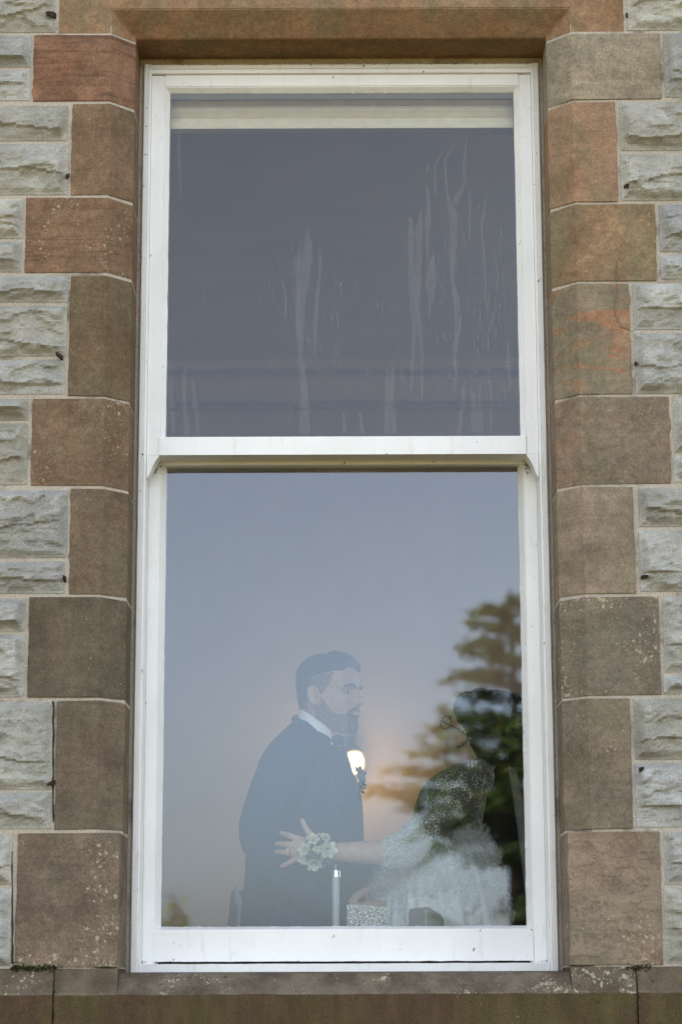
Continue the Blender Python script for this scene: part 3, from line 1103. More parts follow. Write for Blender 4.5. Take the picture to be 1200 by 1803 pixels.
# lower sash
extr('stile', stile(1, XB0 + 0.0005, LX0, YL, YLG, 0.290), ZBOT + 0.010, ZMR0 - 0.001, 'z', 150, {5: 2.2}, 0.0012)
extr('stile', stile(-1, XB1 - 0.0005, LX1, YL, YLG, 0.290), ZBOT + 0.010, ZMR0 - 0.001, 'z', 150, {5: -2.2}, 0.0012)
ZLR = PZ(600, 818.5, YL)
extr('sash_rail', [(ZMR0 + 0.05, 0.310), (ZMR0 + 0.05, 0.236), (ZLR + 0.0015, 0.236), (ZLR, 0.2385), (ZLR - 0.002, YLG + 0.036), (ZLR, 0.310)],
     XB0 + 0.002, XB1 - 0.002, 'x', 130, {2: 0.7}, 0.0006)
ZBR = PZ(600, 1692.5, YL)
extr('sash_rail', [(ZBR, 0.290), (ZBR, YL - 0.0004), (LZ0 - 0.010, YL - 0.0004), (LZ0 - 0.007, YL + 0.001), (LZ0, YLG - 0.0012), (LZ0, 0.290)],
     PX(268, 1660, YL), PX(938, 1660, YL), 'x', 140, {4: 2.0, 1: -0.6}, 0.0009)
# timber sill under the sash
ZTS = PZ(600, 1696.5, YF + 0.012)
extr('timber_sill', [(ZBOT - 0.004, 0.330), (ZBOT - 0.004, YF + 0.010), (ZTS - 0.001, YF + 0.010), (ZTS, YF + 0.012), (ZTS + 0.0005, YL), (ZTS + 0.0005, 0.330)],
     XB0 + 0.0006, XB1 - 0.0006, 'x', 90, {2: 0.5, 3: 0.5}, 0.0006)
extr('sill_gap_shade', [(ZTS + 0.0005, YL + 0.03), (ZTS + 0.0005, YL + 0.012), (ZBR + 0.004, YL + 0.012), (ZBR + 0.004, YL + 0.03)],
     XB0 + 0.001, XB1 - 0.001, 'x', 4, mat=GRIME_GAP)  # black strip paints in the shade of the gap below the sash


def pane(name, x0, x1, z0, z1, y, front):
    g = G()
    x0, x1, z0, z1 = x0 - 0.006, x1 + 0.006, z0 - 0.006, z1 + 0.006
    vs = [(x0, y, z0), (x1, y, z0), (x1, y, z1), (x0, y, z1), (x0, y + .004, z0), (x1, y + .004, z0), (x1, y + .004, z1), (x0, y + .004, z1)]
    g.add(vs, [(0, 1, 2, 3)], 0)
    g.add(vs, [(5, 4, 7, 6), (0, 4, 5, 1), (1, 5, 6, 2), (2, 6, 7, 3), (3, 7, 4, 0)], 1)
    return g.obj(name, None, win, mats=[front, GLASS_BACK])


pane('glass_pane', UX0, UX1, UZ0, UZ1, YUG, GLASS_UP)
pane('glass_pane', LX0, LX1, LZ0, ZLR + 0.004, YLG, GLASS_LOW)


# dried runs of water on the upper pane
def film(g, pts, y):
    """pts: (px, py, half width in px); an uneven ribbon lying on the glass"""
    fine = []
    for (a, b) in zip(pts[:-1], pts[1:]):
        n = max(2, int(abs(b[1] - a[1]) / 5))
        for k in range(n):
            t = k / n
            fine.append([a[i] + (b[i] - a[i]) * t for i in range(3)])
    fine.append(list(pts[-1]))
    ph = rnd.uniform(0, 99)
    vs, fs = [], []
    for px, py, w in fine:
        w = w * (0.65 + 0.9 * fbm(np.array([py * 0.045 + ph]), np.array([0.0]), 3)[0])
        dx = (fbm(np.array([py * 0.03 + ph]), np.array([5.0]), 2)[0] - 0.5) * 4
        vs += [P(px + dx - w, py, y), P(px + dx + w, py, y)]
    n = len(fine)
    for k in range(n - 1):
        fs.append((2 * k, 2 * k + 2, 2 * k + 3, 2 * k + 1))
    g.add(vs, fs)


g = G()
YS = YUG - 0.0006
RUNS = [[(543, 403, 1), (543, 430, 7), (536, 470, 10), (530, 520, 8), (528, 580, 5), (530, 640, 4), (535, 700, 8), (536, 764, 8)],
        [(561, 430, 1), (565, 470, 2.5), (558, 510, 2.5), (556, 545, 4), (553, 600, 2), (552, 640, 1)],
        [(530, 420, 1), (524, 470, 3), (524, 540, 4), (526, 600, 3)],
        [(721, 382, 3), (723, 400, 5), (722, 420, 6), (722, 470, 5), (728, 520, 6), (729, 560, 4), (726, 620, 3), (724, 670, 2), (723, 705, 1)],
        [(739, 372, 2), (738, 398, 6), (737, 430, 5), (737, 480, 5), (733, 530, 4), (740, 580, 3), (742, 640, 3), (741, 700, 1.5)],
        [(752, 328, 2), (754, 360, 4), (752, 390, 5), (751, 420, 3), (753, 455, 2)],
        [(762, 452, 2), (760, 470, 7), (758, 500, 7), (757, 530, 3), (756, 560, 1.5)],
        [(758, 282, 1), (752, 294, 1.6), (752, 305, 1.2)], [(777, 268, 1.5), (767, 286, 2.4), (767, 325, 2.4), (768, 350, 1.2)],
        [(804, 254, 1), (792, 266, 2.5), (784, 280, 3), (784, 305, 2), (788, 340, 2), (792, 360, 5), (798, 380, 7), (798, 420, 5), (797, 430, 7), (796, 470, 4),
         (798, 500, 4), (805, 535, 5), (802, 570, 3), (800, 630, 3), (801, 690, 1.5)],
        [(821, 241, 1), (818, 262, 2), (815, 280, 3), (816, 315, 2.5), (812, 335, 4), (803, 345, 7), (801, 360, 4)],
        [(826, 336, 2), (827, 352, 3), (827, 380, 2.5), (826, 410, 1.5), (829, 430, 1)],
        [(854, 348, 1), (851, 372, 2.5), (846, 395, 3), (845, 404, 2), (852, 440, 2), (855, 500, 2), (854, 540, 1.5)],
        [(812, 555, 1), (808, 580, 3), (803, 610, 4), (800, 650, 2)],
        [(300, 640, 2), (303, 700, 3), (305, 762, 4)], [(322, 645, 2), (324, 690, 4), (328, 764, 5)], [(338, 660, 1), (342, 700, 3), (350, 764, 4)],
        [(316, 232, 2), (316, 300, 3), (318, 350, 1)],
        [(680, 650, 1.5), (684, 680, 4), (680, 764, 5)], [(690, 644, 3), (690, 700, 4), (694, 764, 5)], [(818, 664, 1), (812, 720, 3), (806, 764, 4)],
        [(829, 684, 2), (834, 710, 5), (838, 764, 7)], [(842, 690, 2), (848, 764, 4)], [(632, 720, 1), (638, 764, 4)], [(604, 720, 1), (606, 764, 3)],
        [(500, 500, 1), (503, 535, 1.6), (502, 560, 1)], [(860, 640, 1), (862, 690, 2), (864, 764, 2)], [(893, 600, 1), (896, 650, 3), (895, 690, 2)]]
for r in RUNS:
    film(g, r, YS)
for _ in range(330):
    big = rnd.random()
    cxp = rnd.choice([rnd.gauss(800, 55), rnd.gauss(800, 60), rnd.gauss(545, 40), rnd.uniform(310, 900), rnd.gauss(870, 25)])
    px = min(905, max(302, cxp))
    py = rnd.uniform(430, 720) if px < 700 else rnd.uniform(380, 690)
    L = rnd.uniform(6, 34) * (0.4 + big)
    w = rnd.uniform(0.5, 1.5)
    sl = rnd.uniform(-0.12, 0.12)
    film(g, [(px, py, 0.4), (px + sl * L * 0.5, py + L * 0.4, w), (px + sl * L, py + L, 0.4)], YS)
g.obj('water_stain', STREAK, win, kind='stuff')
g = G()
for px, py, pane_y in ((465, 354, YUG), (843, 363, YUG), (873, 314, YUG), (800, 888, YLG), (443, 1245, YLG), (339, 858, YLG), (797, 1001, YLG),
                       (500, 1207, YLG), (906, 723, YUG), (820, 540, YUG), (395, 180, YUG), (600, 500, YUG), (640, 690, YUG), (381, 548, YUG)):
    p = P(px, py, pane_y - 0.001)
    r = rnd.uniform(0.0006, 0.0012)
    vs = [p + Vector((r * math.cos(a) * rnd.uniform(.6, 1.2), rnd.uniform(-.0003, .0003), r * math.sin(a) * rnd.uniform(.6, 1.2))) for a in [k * 1.047 for k in range(6)]]
    g.add(vs, [(0, 1, 2, 3, 4, 5)])
g.obj('pale_fleck', SPECK, win, kind='stuff')

# grime gathered in the crevices: crumbs on the horns, the head and the sill joint
g = G()
def crumb(p, r):
    vs = []
    for k in range(6):
        d = Vector(((1, 0, 0), (-1, 0, 0), (0, 1, 0), (0, -1, 0), (0, 0, 1), (0, 0, -1))[k]) * r * rnd.uniform(0.4, 1.2)
        vs.append(p + d)
    g.add(vs, [(0, 2, 4), (2, 1, 4), (1, 3, 4), (3, 0, 4), (2, 0, 5), (1, 2, 5), (3, 1, 5), (0, 3, 5)])
for _ in range(46):
    t = rnd.random()
    crumb(P(266 + 16 * t + rnd.gauss(0, 3), 838 - 26 * t + rnd.gauss(0, 3), 0.226 + rnd.random() * 0.008), rnd.uniform(0.0006, 0.0026))
for _ in range(55):
    t = abs(rnd.gauss(0, 0.5))
    crumb(P(928 + rnd.gauss(0, 3.5), 820 + rnd.gauss(0, 8), 0.226 + rnd.random() * 0.008), rnd.uniform(0.0006, 0.0028))
for _ in range(90):
    x = rnd.uniform(XO0, XO1)
    crumb(Vector((x, YF - 0.0005 + rnd.uniform(0, .004), ZH - abs(rnd.gauss(0, 0.0025)))), rnd.uniform(0.0007, 0.0023))
for _ in range(120):
    x = rnd.uniform(XB0, XB1) if rnd.random() < 0.6 else rnd.choice([XB0, XB1]) + rnd.gauss(0, 0.03)
    x = min(XB1 - .001, max(XB0 + .001, x))
    crumb(Vector((x, YL - 0.001, ZBR - 0.001 + rnd.gauss(0, 0.0012))), rnd.uniform(0.0004, 0.0016))
for px, py in ((274, 203), (934, 1637), (933, 1647), (948, 492), (951, 490), (936, 736), (952, 752), (957, 1132), (946, 1375), (937, 1103), (278, 588), (247, 864),
               (252, 800), (259, 190), (257, 222), (258, 230), (915, 425), (914, 429), (948, 495), (957, 612), (250, 1180), (252, 1183)):
    crumb(P(px + rnd.uniform(-1, 1), py, (YU if 270 < px < 940 else YF) - 0.0016), rnd.uniform(0.0012, 0.0026))
g.obj('grime_speck', GRIME_GAP, win, kind='stuff')
g = G()
for _ in range(420):
    a = rnd.random()
    px = rnd.uniform(20, 100) if a < 0.62 else (rnd.gauss(1122, 10) if a < 0.85 else rnd.uniform(100, 226))
    crumb(P(px, 1704 + rnd.gauss(0, 3.0), -0.006 + rnd.uniform(-.006, .006)), rnd.uniform(0.001, 0.0042) * (0.5 if a > 0.85 else 1))
for _ in range(160):
    side = rnd.choice([94.5, 1121])
    crumb(P(side + rnd.gauss(0, 1.3), rnd.uniform(1710, 1800), -0.0285), rnd.uniform(0.0008, 0.0022))
g.obj('joint_moss', MOSS, house, kind='stuff')

# ================================================================== GROUNDS
g = G()
n = 40
g.add([(-900, -1200, GROUND_Z), (900, -1200, GROUND_Z), (900, 600, GROUND_Z), (-900, 600, GROUND_Z)], [(0, 1, 2, 3)])
o = g.obj('lawn', LAWN, None, kind='structure')
g = G()
nx = 120
for k in range(nx + 1):
    x = -700 + 1400 * k / nx
    h = 2 + 6 * fbm(np.array([x * 0.006 + 3]), np.array([1.0]), 4)[0] + 3 * fbm(np.array([x * 0.11]), np.array([9.0]), 3)[0]
    for yy, zz in ((-300, GROUND_Z - 0.2), (-330, h * 0.55), (-380, h), (-480, GROUND_Z - 0.2)):
        g.v.append(Vector((x, yy, zz)))
for k in range(nx):
    for q in range(3):
        a = k * 4 + q
        g.f.append((a, a + 1, a + 5, a + 4))
        g.mi.append(0)
g.obj('hills', HILLM, None, kind='structure', smooth=True)


def conifer(loc, height, halfw, label, group, seed, lower=0.12, gold=0.4, openness=1.0, sparse=0.0):
    rr = random.Random(seed)
    t = thing('conifer_tree', loc, label, 'tree', group)
    base = Vector(loc)
    g = G()
    tube(g, [base, base + Vector((0.03, 0, height * 0.5)), base + Vector((0, 0.02, height * 0.97))], [height * 0.024, height * 0.014, 0.012], 9, 5)
    limbs = []
    z = height * lower
    while z < height * 0.97:
        u = 1 - (z - height * lower) / (height * (1 - lower))
        for _ in range(rr.choice((2, 3, 4, 5)) if z > height * sparse else rr.choice((0, 0, 0, 1, 1))):
            a = rr.uniform(0, 2 * math.pi)
            L = halfw * u * rr.uniform(0.45, 1.12) + 0.06
            d = Vector((math.cos(a), math.sin(a), 0))
            p0 = base + Vector((0, 0, z))
            p1 = p0 + d * L * 0.5 + Vector((0, 0, L * rr.uniform(-0.02, 0.20)))
            p2 = p0 + d * L + Vector((0, 0, L * rr.uniform(-0.16, 0.26)))
            limbs.append((p0, p1, p2, L, u))
            tube(g, [p0, p1, p2], [0.010 + 0.013 * L, 0.007 + 0.006 * L, 0.004], 5, 3)
        z += height * rr.uniform(0.014, 0.030) * openness
    g.obj('trunk', BARK, t)
    g = G()
    for p0, p1, p2, L, u in limbs:
        c = catmull([p0, p1, p2], 8)
        ncl = int(30 + 52 * L)
        for _ in range(ncl):
            s = min(rr.uniform(0.15, 1.03), rr.uniform(0.2, 1.1))
            p = c[min(len(c) - 1, int(s * (len(c) - 1)))]
            spread = 0.035 + 0.12 * L * (1.1 - s) + 0.03
            p = p + Vector((rr.gauss(0, spread * 0.6), rr.gauss(0, spread * 0.6), rr.gauss(0.0, 0.032)))
            mi = 0 if rr.random() > (0.12 + 0.80 * s) else (2 if rr.random() < gold * s else 1)
            for _q in range(3):
                ax = ((p2 - p0).normalized() * 1.1 + Vector((rr.gauss(0, .6), rr.gauss(0, .6), rr.gauss(-0.12, 0.28)))).normalized()
                sd = ax.cross(Vector((rr.gauss(0, 1), rr.gauss(0, 1), rr.gauss(0, 1)))).normalized()
                l, w = rr.uniform(0.08, 0.20) * (0.5 + 0.7 * min(1, u * 2)), rr.uniform(0.008, 0.019)
                g.add([p - sd * w, p + sd * w, p + ax * l + sd * w * 0.3, p + ax * l - sd * w * 0.3], [(0, 1, 2, 3)], mi)
    g.obj('crown', None, t, mats=NEEDLE)
    return t


def mirror(px, py, Yt):
    """real place, in front of the house, of what the lower pane mirrors at (px, py) from depth Yt behind it"""
    p = P(px, py, Yt)
    return Vector((p.x, 2 * YLG - Yt, p.z))


YT = 20.0
b0 = mirror(908, 1600, YT)
top = mirror(912, 1008, YT)
conifer((b0.x, b0.y, GROUND_Z), top.z - GROUND_Z, 3.9, 'tall golden green conifer on the lawn, mirrored in the lower right pane', None, 3, 0.10, 0.22, sparse=0.47)
b1 = mirror(1010, 1600, 23.0)
conifer((b1.x + 1.3, b1.y, GROUND_Z), 8.6, 2.3, 'larger dark conifer behind the golden conifer on the lawn', None, 5, 0.08, 0.15)


def bush(loc, w, h, label, seed, mi_w):
    rr = random.Random(seed)
    t = thing('garden_shrub', loc, label, 'shrub')
    g = G()
    b = Vector(loc)
    for k in range(9):
        a = rr.uniform(0, 6.28)
        tube(g, [b, b + Vector((math.cos(a) * w * .3, math.sin(a) * w * .3, h * .5)), b + Vector((math.cos(a) * w * .6, math.sin(a) * w * .6, h * .85))], [.02, .012, .005], 5, 3)
    g.obj('stem', BARK, t)
    g = G()
    for _ in range(1500):
        v = Vector((rr.gauss(0, 1), rr.gauss(0, 1), rr.gauss(0, 1))).normalized() * rr.uniform(0.35, 1.0)
        p = b + Vector((v.x * w, v.y * w, h * 0.55 + v.z * h * 0.45))
        ax = Vector((rr.gauss(0, 1), rr.gauss(0, 1), rr.gauss(0.3, 1))).normalized()
        sd = ax.cross(Vector((rr.gauss(0, 1), rr.gauss(0, 1), rr.gauss(0, 1)))).normalized()
        l, q = rr.uniform(0.06, 0.12), rr.uniform(0.02, 0.035)
        g.add([p - sd * q, p + ax * l * .5 + sd * q, p + ax * l, p + ax * l * .5 - sd * q], [(0, 1, 2, 3)], 2 if rr.random() < mi_w else 1)
    g.obj('foliage', None, t, mats=NEEDLE)


bp = mirror(308, 1575, 20.0)
bush((bp.x, bp.y, GROUND_Z), 0.20, bp.z - GROUND_Z + 0.05, 'slim golden shrub mirrored in the lower left corner of the window', 8, 0.85)

# ================================================================== THE ROOM
FLOOR, BACK = -0.93, 5.0
CEILZ = PZ(600, 632, BACK - 0.22)
RX0, RX1 = -2.4, 2.4
def struct(name, bx, m):
    return G().box(*bx).obj(name, m, None, kind='structure')
struct('room_floor', (RX0, RX1, core + 0.002, BACK + 0.1, FLOOR - 0.12, FLOOR), CARPET)
struct('room_ceiling', (RX0, RX1, core + 0.002, BACK + 0.1, CEILZ, CEILZ + 0.12), CEIL)
struct('room_back_wall', (RX0, RX1, BACK, BACK + 0.12, FLOOR, CEILZ), PLASTER)
struct('room_side_wall', (RX0 - 0.12, RX0, core + 0.002, BACK + 0.1, FLOOR - .12, CEILZ + .12), PLASTER)
holed(G(), RX1, RX1 + 0.149, core + 0.021, BACK - 0.001, FLOOR - .12, CEILZ + .12).obj('room_side_wall', PLASTER, None, kind='structure')
# plaster lining of the window wall
g = G()
g.box(RX0, -0.52, core + 0.003, core + 0.02, FLOOR, CEILZ)
g.box(0.52, RX1, core + 0.003, core + 0.02, FLOOR, CEILZ)
g.box(-0.52, 0.52, core + 0.003, core + 0.02, ZH + 0.03, CEILZ)
g.box(-0.52, 0.52, core + 0.003, core + 0.02, FLOOR, -0.02)
g.obj('room_window_wall', PLASTER, None, kind='structure')
# plaster cornice and picture rail on the back wall
g = G()
def band(z0, z1, d):
    g.box(RX0, RX1, BACK - d, BACK - 0.001, z0, z1)
zc = lambda py: PZ(600, py, BACK - 0.1)
COVE_SHADE = plain('cornice_cove_shade', (0.50, 0.48, 0.47), 0.9, 0.1, 0.05, 8)  # darker tone paints the shadow into the cornice recess
FRIEZE = plain('frieze_paint', (0.82, 0.70, 0.61), 0.9, 0.1, 0.04, 6)
RAILW = plain('picture_rail_paint', (0.48, 0.43, 0.40), 0.7, 0.2, 0.1, 8)
g.v, g.f, g.mi = [], [], []
y1_ = BACK - 0.22
prof = [(y1_, CEILZ - .0005), (y1_, PZ(600, 640, y1_)), (y1_ + .012, PZ(600, 642, y1_)), (y1_ + .012, PZ(600, 647, y1_)), (y1_ + .05, PZ(600, 650, y1_ + .05)), (BACK - .12, PZ(600, 655, BACK - .12)), (BACK - .07, PZ(600, 663, BACK - .07)), (BACK - .001, PZ(600, 663, BACK - .07)), (BACK - .001, CEILZ - .0005)]
m_ = len(prof)
vs = [(RX0, y, z) for y, z in prof] + [(RX1, y, z) for y, z in prof]
for i in range(m_):
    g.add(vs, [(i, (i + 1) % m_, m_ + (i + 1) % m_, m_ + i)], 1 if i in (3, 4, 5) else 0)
g.add(vs, [tuple(range(m_)), tuple(range(2 * m_ - 1, m_ - 1, -1))])
g.obj('room_cornice', None, None, kind='structure', mats=[CORN, COVE_SHADE])
G().box(RX0, RX1, BACK - .030, BACK - .0015, PZ(600, 708, BACK - .03), PZ(600, 662, BACK - .03)).obj('room_frieze', FRIEZE, None, kind='structure')
G().box(RX0, RX1, BACK - .055, BACK - .002, PZ(600, 718, BACK - .055), PZ(600, 708.5, BACK - .055)).obj('picture_rail', RAILW, None, kind='structure')
G().box(-0.515, 0.515, 0.335, core + 0.07, PZ(600, 1652, 0.34) - 0.035, PZ(600, 1652, 0.34)).obj('inner_sill', INSILL, None, kind='structure')
ZIS = PZ(600, 1652, 0.34)

# pleated blind, drawn up under the head of the window
YB = 0.268
bl = thing('window_blind', (0, YB, PZ(600, 200, YB)), 'cream cloth blind pulled up in folds behind the upper pane', 'blind')
g = G()
bx0, bx1 = UX0 - 0.03, UX1 + 0.03
prof = []
for (py, y) in ((140, YB), (166, YB), (177, YB + .012), (178, YB - .016), (184, YB - .026), (191, YB - .018), (192, YB - .004), (193, YB - .024), (203, YB - .036), (213, YB - .022),
                (214, YB - .006), (216, YB - .030), (222, YB - .036), (233, YB - .036), (235, YB - .028), (234, YB), (150, YB + .02)):
    prof.append((PZ(600, py, YB), y))
m_ = len(prof)
vs = []
nn = 24
for k in range(nn + 1):
    x = bx0 + (bx1 - bx0) * k / nn
    for z, y in prof:
        vs.append((x, y + rnd.uniform(-.0006, .0006), z + rnd.uniform(-.0004, .0004)))
fs = []
for k in range(nn):
    for i in range(m_):
        fs.append((k * m_ + i, k * m_ + (i + 1) % m_, (k + 1) * m_ + (i + 1) % m_, (k + 1) * m_ + i))
fs += [tuple(range(m_))[::-1], tuple(nn * m_ + i for i in range(m_))]
link('blind_fold', vs, fs, BLIND, bl)
G().box(bx0, bx1, YB - .040, YB - .034, PZ(600, 236.5, YB), PZ(600, 231.5, YB)).obj('blind_bar', BLIND, bl)
G().box(bx0, bx1, YB - .02, YB + .02, PZ(600, 140, YB), PZ(600, 128, YB)).obj('head_rail', BLIND, bl)

# lit wall lamp behind the man
lp = P(624, 1340, BACK - 0.14)
lamp = thing('wall_lamp', (lp.x, BACK, lp.z), 'lit wall lamp with frosted shade glowing behind the bearded man', 'lamp')
k_ = (BACK + DIST) / FPX
g = G()
lathe(g, [(0.004, 0.062), (0.030, 0.058), (0.046, 0.045), (0.058, 0.010), (0.060, -0.020), (0.052, -0.055), (0.030, -0.078), (0.004, -0.086)], lp, 20)
g.v = [lp + (v - lp) * 0.66 for v in g.v]
g.obj('lamp_shade', LAMPGLASS, lamp, smooth=True)
g = G()
lathe(g, [(0.006, 0.118), (0.014, 0.112), (0.020, 0.096), (0.046, 0.076), (0.052, 0.062), (0.050, 0.057), (0.010, 0.060)], lp, 18)
g.v = [lp + (v - lp) * 0.66 for v in g.v]
g.obj('lamp_gallery', BRONZE, lamp, smooth=True)
g = G()
tube(g, [lp + Vector((0, 0, .115)), lp + Vector((0, 0.0, .165)), lp + Vector((-.028, .02, .20)), lp + Vector((-.05, .07, .17)), lp + Vector((-.045, .135, .12))], [.008] * 5, 8, 4)
g.v = [lp + Vector(((v - lp).x * .66, (v - lp).y, (v - lp).z * .66)) for v in g.v]
g.obj('bracket', BRONZE, lamp, smooth=True)
g = G()
lathe(g, [(0.004, -0.02), (0.05, -0.02), (0.05, 0.0), (0.03, 0.012), (0.004, 0.012)], (0, 0, 0), 18)
wp = lp + Vector((-.045, .14, .12))
g.v = [Vector((v.x + wp.x, BACK - 0.02 - v.z * 0.9, v.y * 1.3 + wp.z)) for v in g.v]
g.obj('wall_plate', BRONZE, lamp, smooth=True)
ld = bpy.data.lights.new('lamp_bulb', 'POINT')
ld.energy = 0.5
ld.color = (1.0, 0.66, 0.34)
ld.shadow_soft_size = 0.05
lo = bpy.data.objects.new('lamp_bulb', ld)
col.objects.link(lo)
lo.location = lp + Vector((0, -0.10, -0.02))

# ================================================================== PEOPLE
HEAD = [  # z, front x, back x, half width
    (-0.13, 0.030, -0.075, 0.056), (-0.09, 0.030, -0.070, 0.055), (-0.05, 0.034, -0.068, 0.054), (-0.022, 0.046, -0.068, 0.054), (-0.006, 0.066, -0.068, 0.054),
    (0.004, 0.082, -0.070, 0.054), (0.016, 0.089, -0.072, 0.056), (0.030, 0.090, -0.075, 0.059), (0.045, 0.085, -0.078, 0.062), (0.056, 0.088, -0.081, 0.064),
    (0.066, 0.088, -0.084, 0.066), (0.080, 0.086, -0.088, 0.068), (0.100, 0.086, -0.093, 0.071), (0.118, 0.083, -0.097, 0.073), (0.136, 0.087, -0.100, 0.075),
    (0.155, 0.086, -0.101, 0.0765), (0.175, 0.078, -0.097, 0.075), (0.192, 0.062, -0.086, 0.068), (0.206, 0.045, -0.072, 0.059), (0.215, 0.026, -0.054, 0.045), (0.2192, 0.006, -0.034, 0.026)]


def head_fn():
    zs = np.array([h[0] for h in HEAD])
    def f(z, phi):
        fr = np.interp(z, zs, [h[1] for h in HEAD]); bk = np.interp(z, zs, [h[2] for h in HEAD]); hw = np.interp(z, zs, [h[3] for h in HEAD])
        if z < 0.085 and z > -0.03:                       # jaw narrows to the chin
            pass
        c, s = math.cos(phi), math.sin(phi)
        cx = -0.008
        pw = 2.25
        x = cx + ((fr - cx) if c > 0 else (cx - bk)) * math.copysign(abs(c) ** (2 / pw), c)
        y = hw * math.copysign(abs(s) ** (2 / pw), s)
        if c > 0 and z < 0.075:                           # jaw line: cheeks taper towards the chin
            k = min(1, max(0, (0.075 - z) / 0.07))
            y *= 1 - 0.42 * k * c
            if z < 0.002:
                x = cx + (x - cx) * 1.0
        lat = y
        if c > 0:
            nose = np.interp(z, [0.070, 0.078, 0.084, 0.094, 0.110, 0.126, 0.134], [0, 0.010, 0.022, 0.025, 0.014, 0.003, 0.0])
            nw = np.interp(z, [0.07, 0.085, 0.10, 0.13], [0.014, 0.015, 0.010, 0.008])
            x += nose * math.exp(-(lat / nw) ** 2)
            x -= 0.011 * math.exp(-((abs(lat) - 0.033) / 0.014) ** 2 - ((z - 0.117) / 0.010) ** 2)
            x += 0.005 * math.exp(-((abs(lat) - 0.028) / 0.022) ** 2 - ((z - 0.136) / 0.008) ** 2)
            x += 0.004 * math.exp(-((abs(lat) - 0.048) / 0.016) ** 2 - ((z - 0.095) / 0.012) ** 2)
            lp_ = math.exp(-(lat / 0.020) ** 2)
            x += lp_ * (0.0055 * math.exp(-((z - 0.0665) / 0.0045) ** 2) + 0.006 * math.exp(-((z - 0.0545) / 0.0048) ** 2) - 0.004 * math.exp(-((z - 0.0605) / 0.0022) ** 2))
        return x, y
    return f


HF = head_fn()
ZG = np.concatenate([np.linspace(-0.13, 0.045, 26)[:-1], np.linspace(0.045, 0.145, 46)[:-1], np.linspace(0.145, 0.2192, 26)])
NP_ = 80


def head_grid(off):
    """the head's own surface pushed out by off(z, phi)"""
    vs, fs = [], []
    for z in ZG:
        for k in range(NP_):
            # denser near the face
            phi = 2 * math.pi * k / NP_ - math.pi
            phi = phi - 0.45 * math.sin(phi)
            x, y = HF(z, phi)
            d = off(z, phi)
            r = Vector((x + 0.008, y, max(0.0, (z - 0.10)) * 0.9))
            r.normalize()
            vs.append(Vector((x, y, z)) + r * d)
    m = len(ZG)
    for i in range(m - 1):
        for k in range(NP_):
            fs.append((i * NP_ + k, i * NP_ + (k + 1) % NP_, (i + 1) * NP_ + (k + 1) % NP_, (i + 1) * NP_ + k))
    fs.append(tuple((m - 1) * NP_ + k for k in range(NP_)))
    fs.append(tuple(range(NP_))[::-1])
    return vs, fs


def sstep(a, b, x):
    t = min(1, max(0, (x - a) / (b - a)))
    return t * t * (3 - 2 * t)


def add_ear(g, side, M, mi):
    vs, fs = [], []
    nr, na = 9, 20
    for i in range(nr + 1):
        r = i / nr
        hgt = 0.010 * math.exp(-((r - 0.82) / 0.16) ** 2) + 0.006 * math.exp(-((r - 0.48) / 0.13) ** 2) - 0.012 * max(0, r - 0.93) / 0.07 * 0.8
        for k in range(na):
            a = 2 * math.pi * k / na
            wz = 0.031 * (1.0 if math.sin(a) > 0 else 0.95)
            wx = 0.0175 * (1.0 + 0.18 * math.sin(a))
            lx, lz = r * wx * math.cos(a), r * wz * math.sin(a)
            lobe = 0.7 if math.sin(a) < -0.7 else 1.0
            bx = -0.012 + lx - lz * 0.22
            back = max(0, -lx / wx) * 0.010
            vs.append(M @ Vector((bx, side * (0.071 + hgt * lobe + back + 0.004), 0.100 + lz)))
    for i in range(nr):
        for k in range(na):
            q = (i * na + k, i * na + (k + 1) % na, (i + 1) * na + (k + 1) % na, (i + 1) * na + k)
            fs.append(q if side > 0 else q[::-1])
    g.add(vs, fs, mi)


def add_eye(g, side, M, mw, mi):
    for r, x0, m in ((0.0112, 0.0655, mw), (0.0068, 0.0712, mi)):
        pr = [(0.0005, -r)] + [(r * math.sin(math.pi * k / 10), -r * math.cos(math.pi * k / 10)) for k in range(1, 10)] + [(0.0005, r)]
        t = G()
        lathe(t, pr, (0, 0, 0), 12)
        g.add([M @ (v + Vector((x0, side * 0.033, 0.117))) for v in t.v], t.f, m)


def brow(M, mat, parent):
    g = G()
    for s in (-1, 1):
        tube(g, [M @ Vector((0.0895, s * 0.014, 0.1290)), M @ Vector((0.0875, s * 0.030, 0.1335)), M @ Vector((0.072, s * 0.050, 0.1290))], [.0026, .0034, .0014], 8, 4)
    return g.obj('eyebrows', mat, parent, smooth=True)


def head_matrix(origin, yaw, pitch, sc=(1, 1, 1)):
    return Matrix.Translation(origin) @ Matrix.Rotation(yaw, 4, 'Z') @ Matrix.Rotation(pitch, 4, 'Y') @ Matrix.Diagonal(Vector(sc + (1,)))


def hand(g, wrist, knuckles, chains, radii, voxel=0.0022):
    """palm and five separate fingers fused into one skin"""
    t = G()
    for kn in knuckles:
        tube(t, [wrist, wrist.lerp(kn, 0.5), kn], [0.017, 0.0135, 0.0105], 10, 4)
    for ch, r in zip(chains, radii):
        tube(t, ch, [r * (1.08 - 0.12 * i) for i in range(len(ch))], 10, 4)
    vs, fs = remesh(t, voxel, 3)
    g.add(vs, fs, 0)


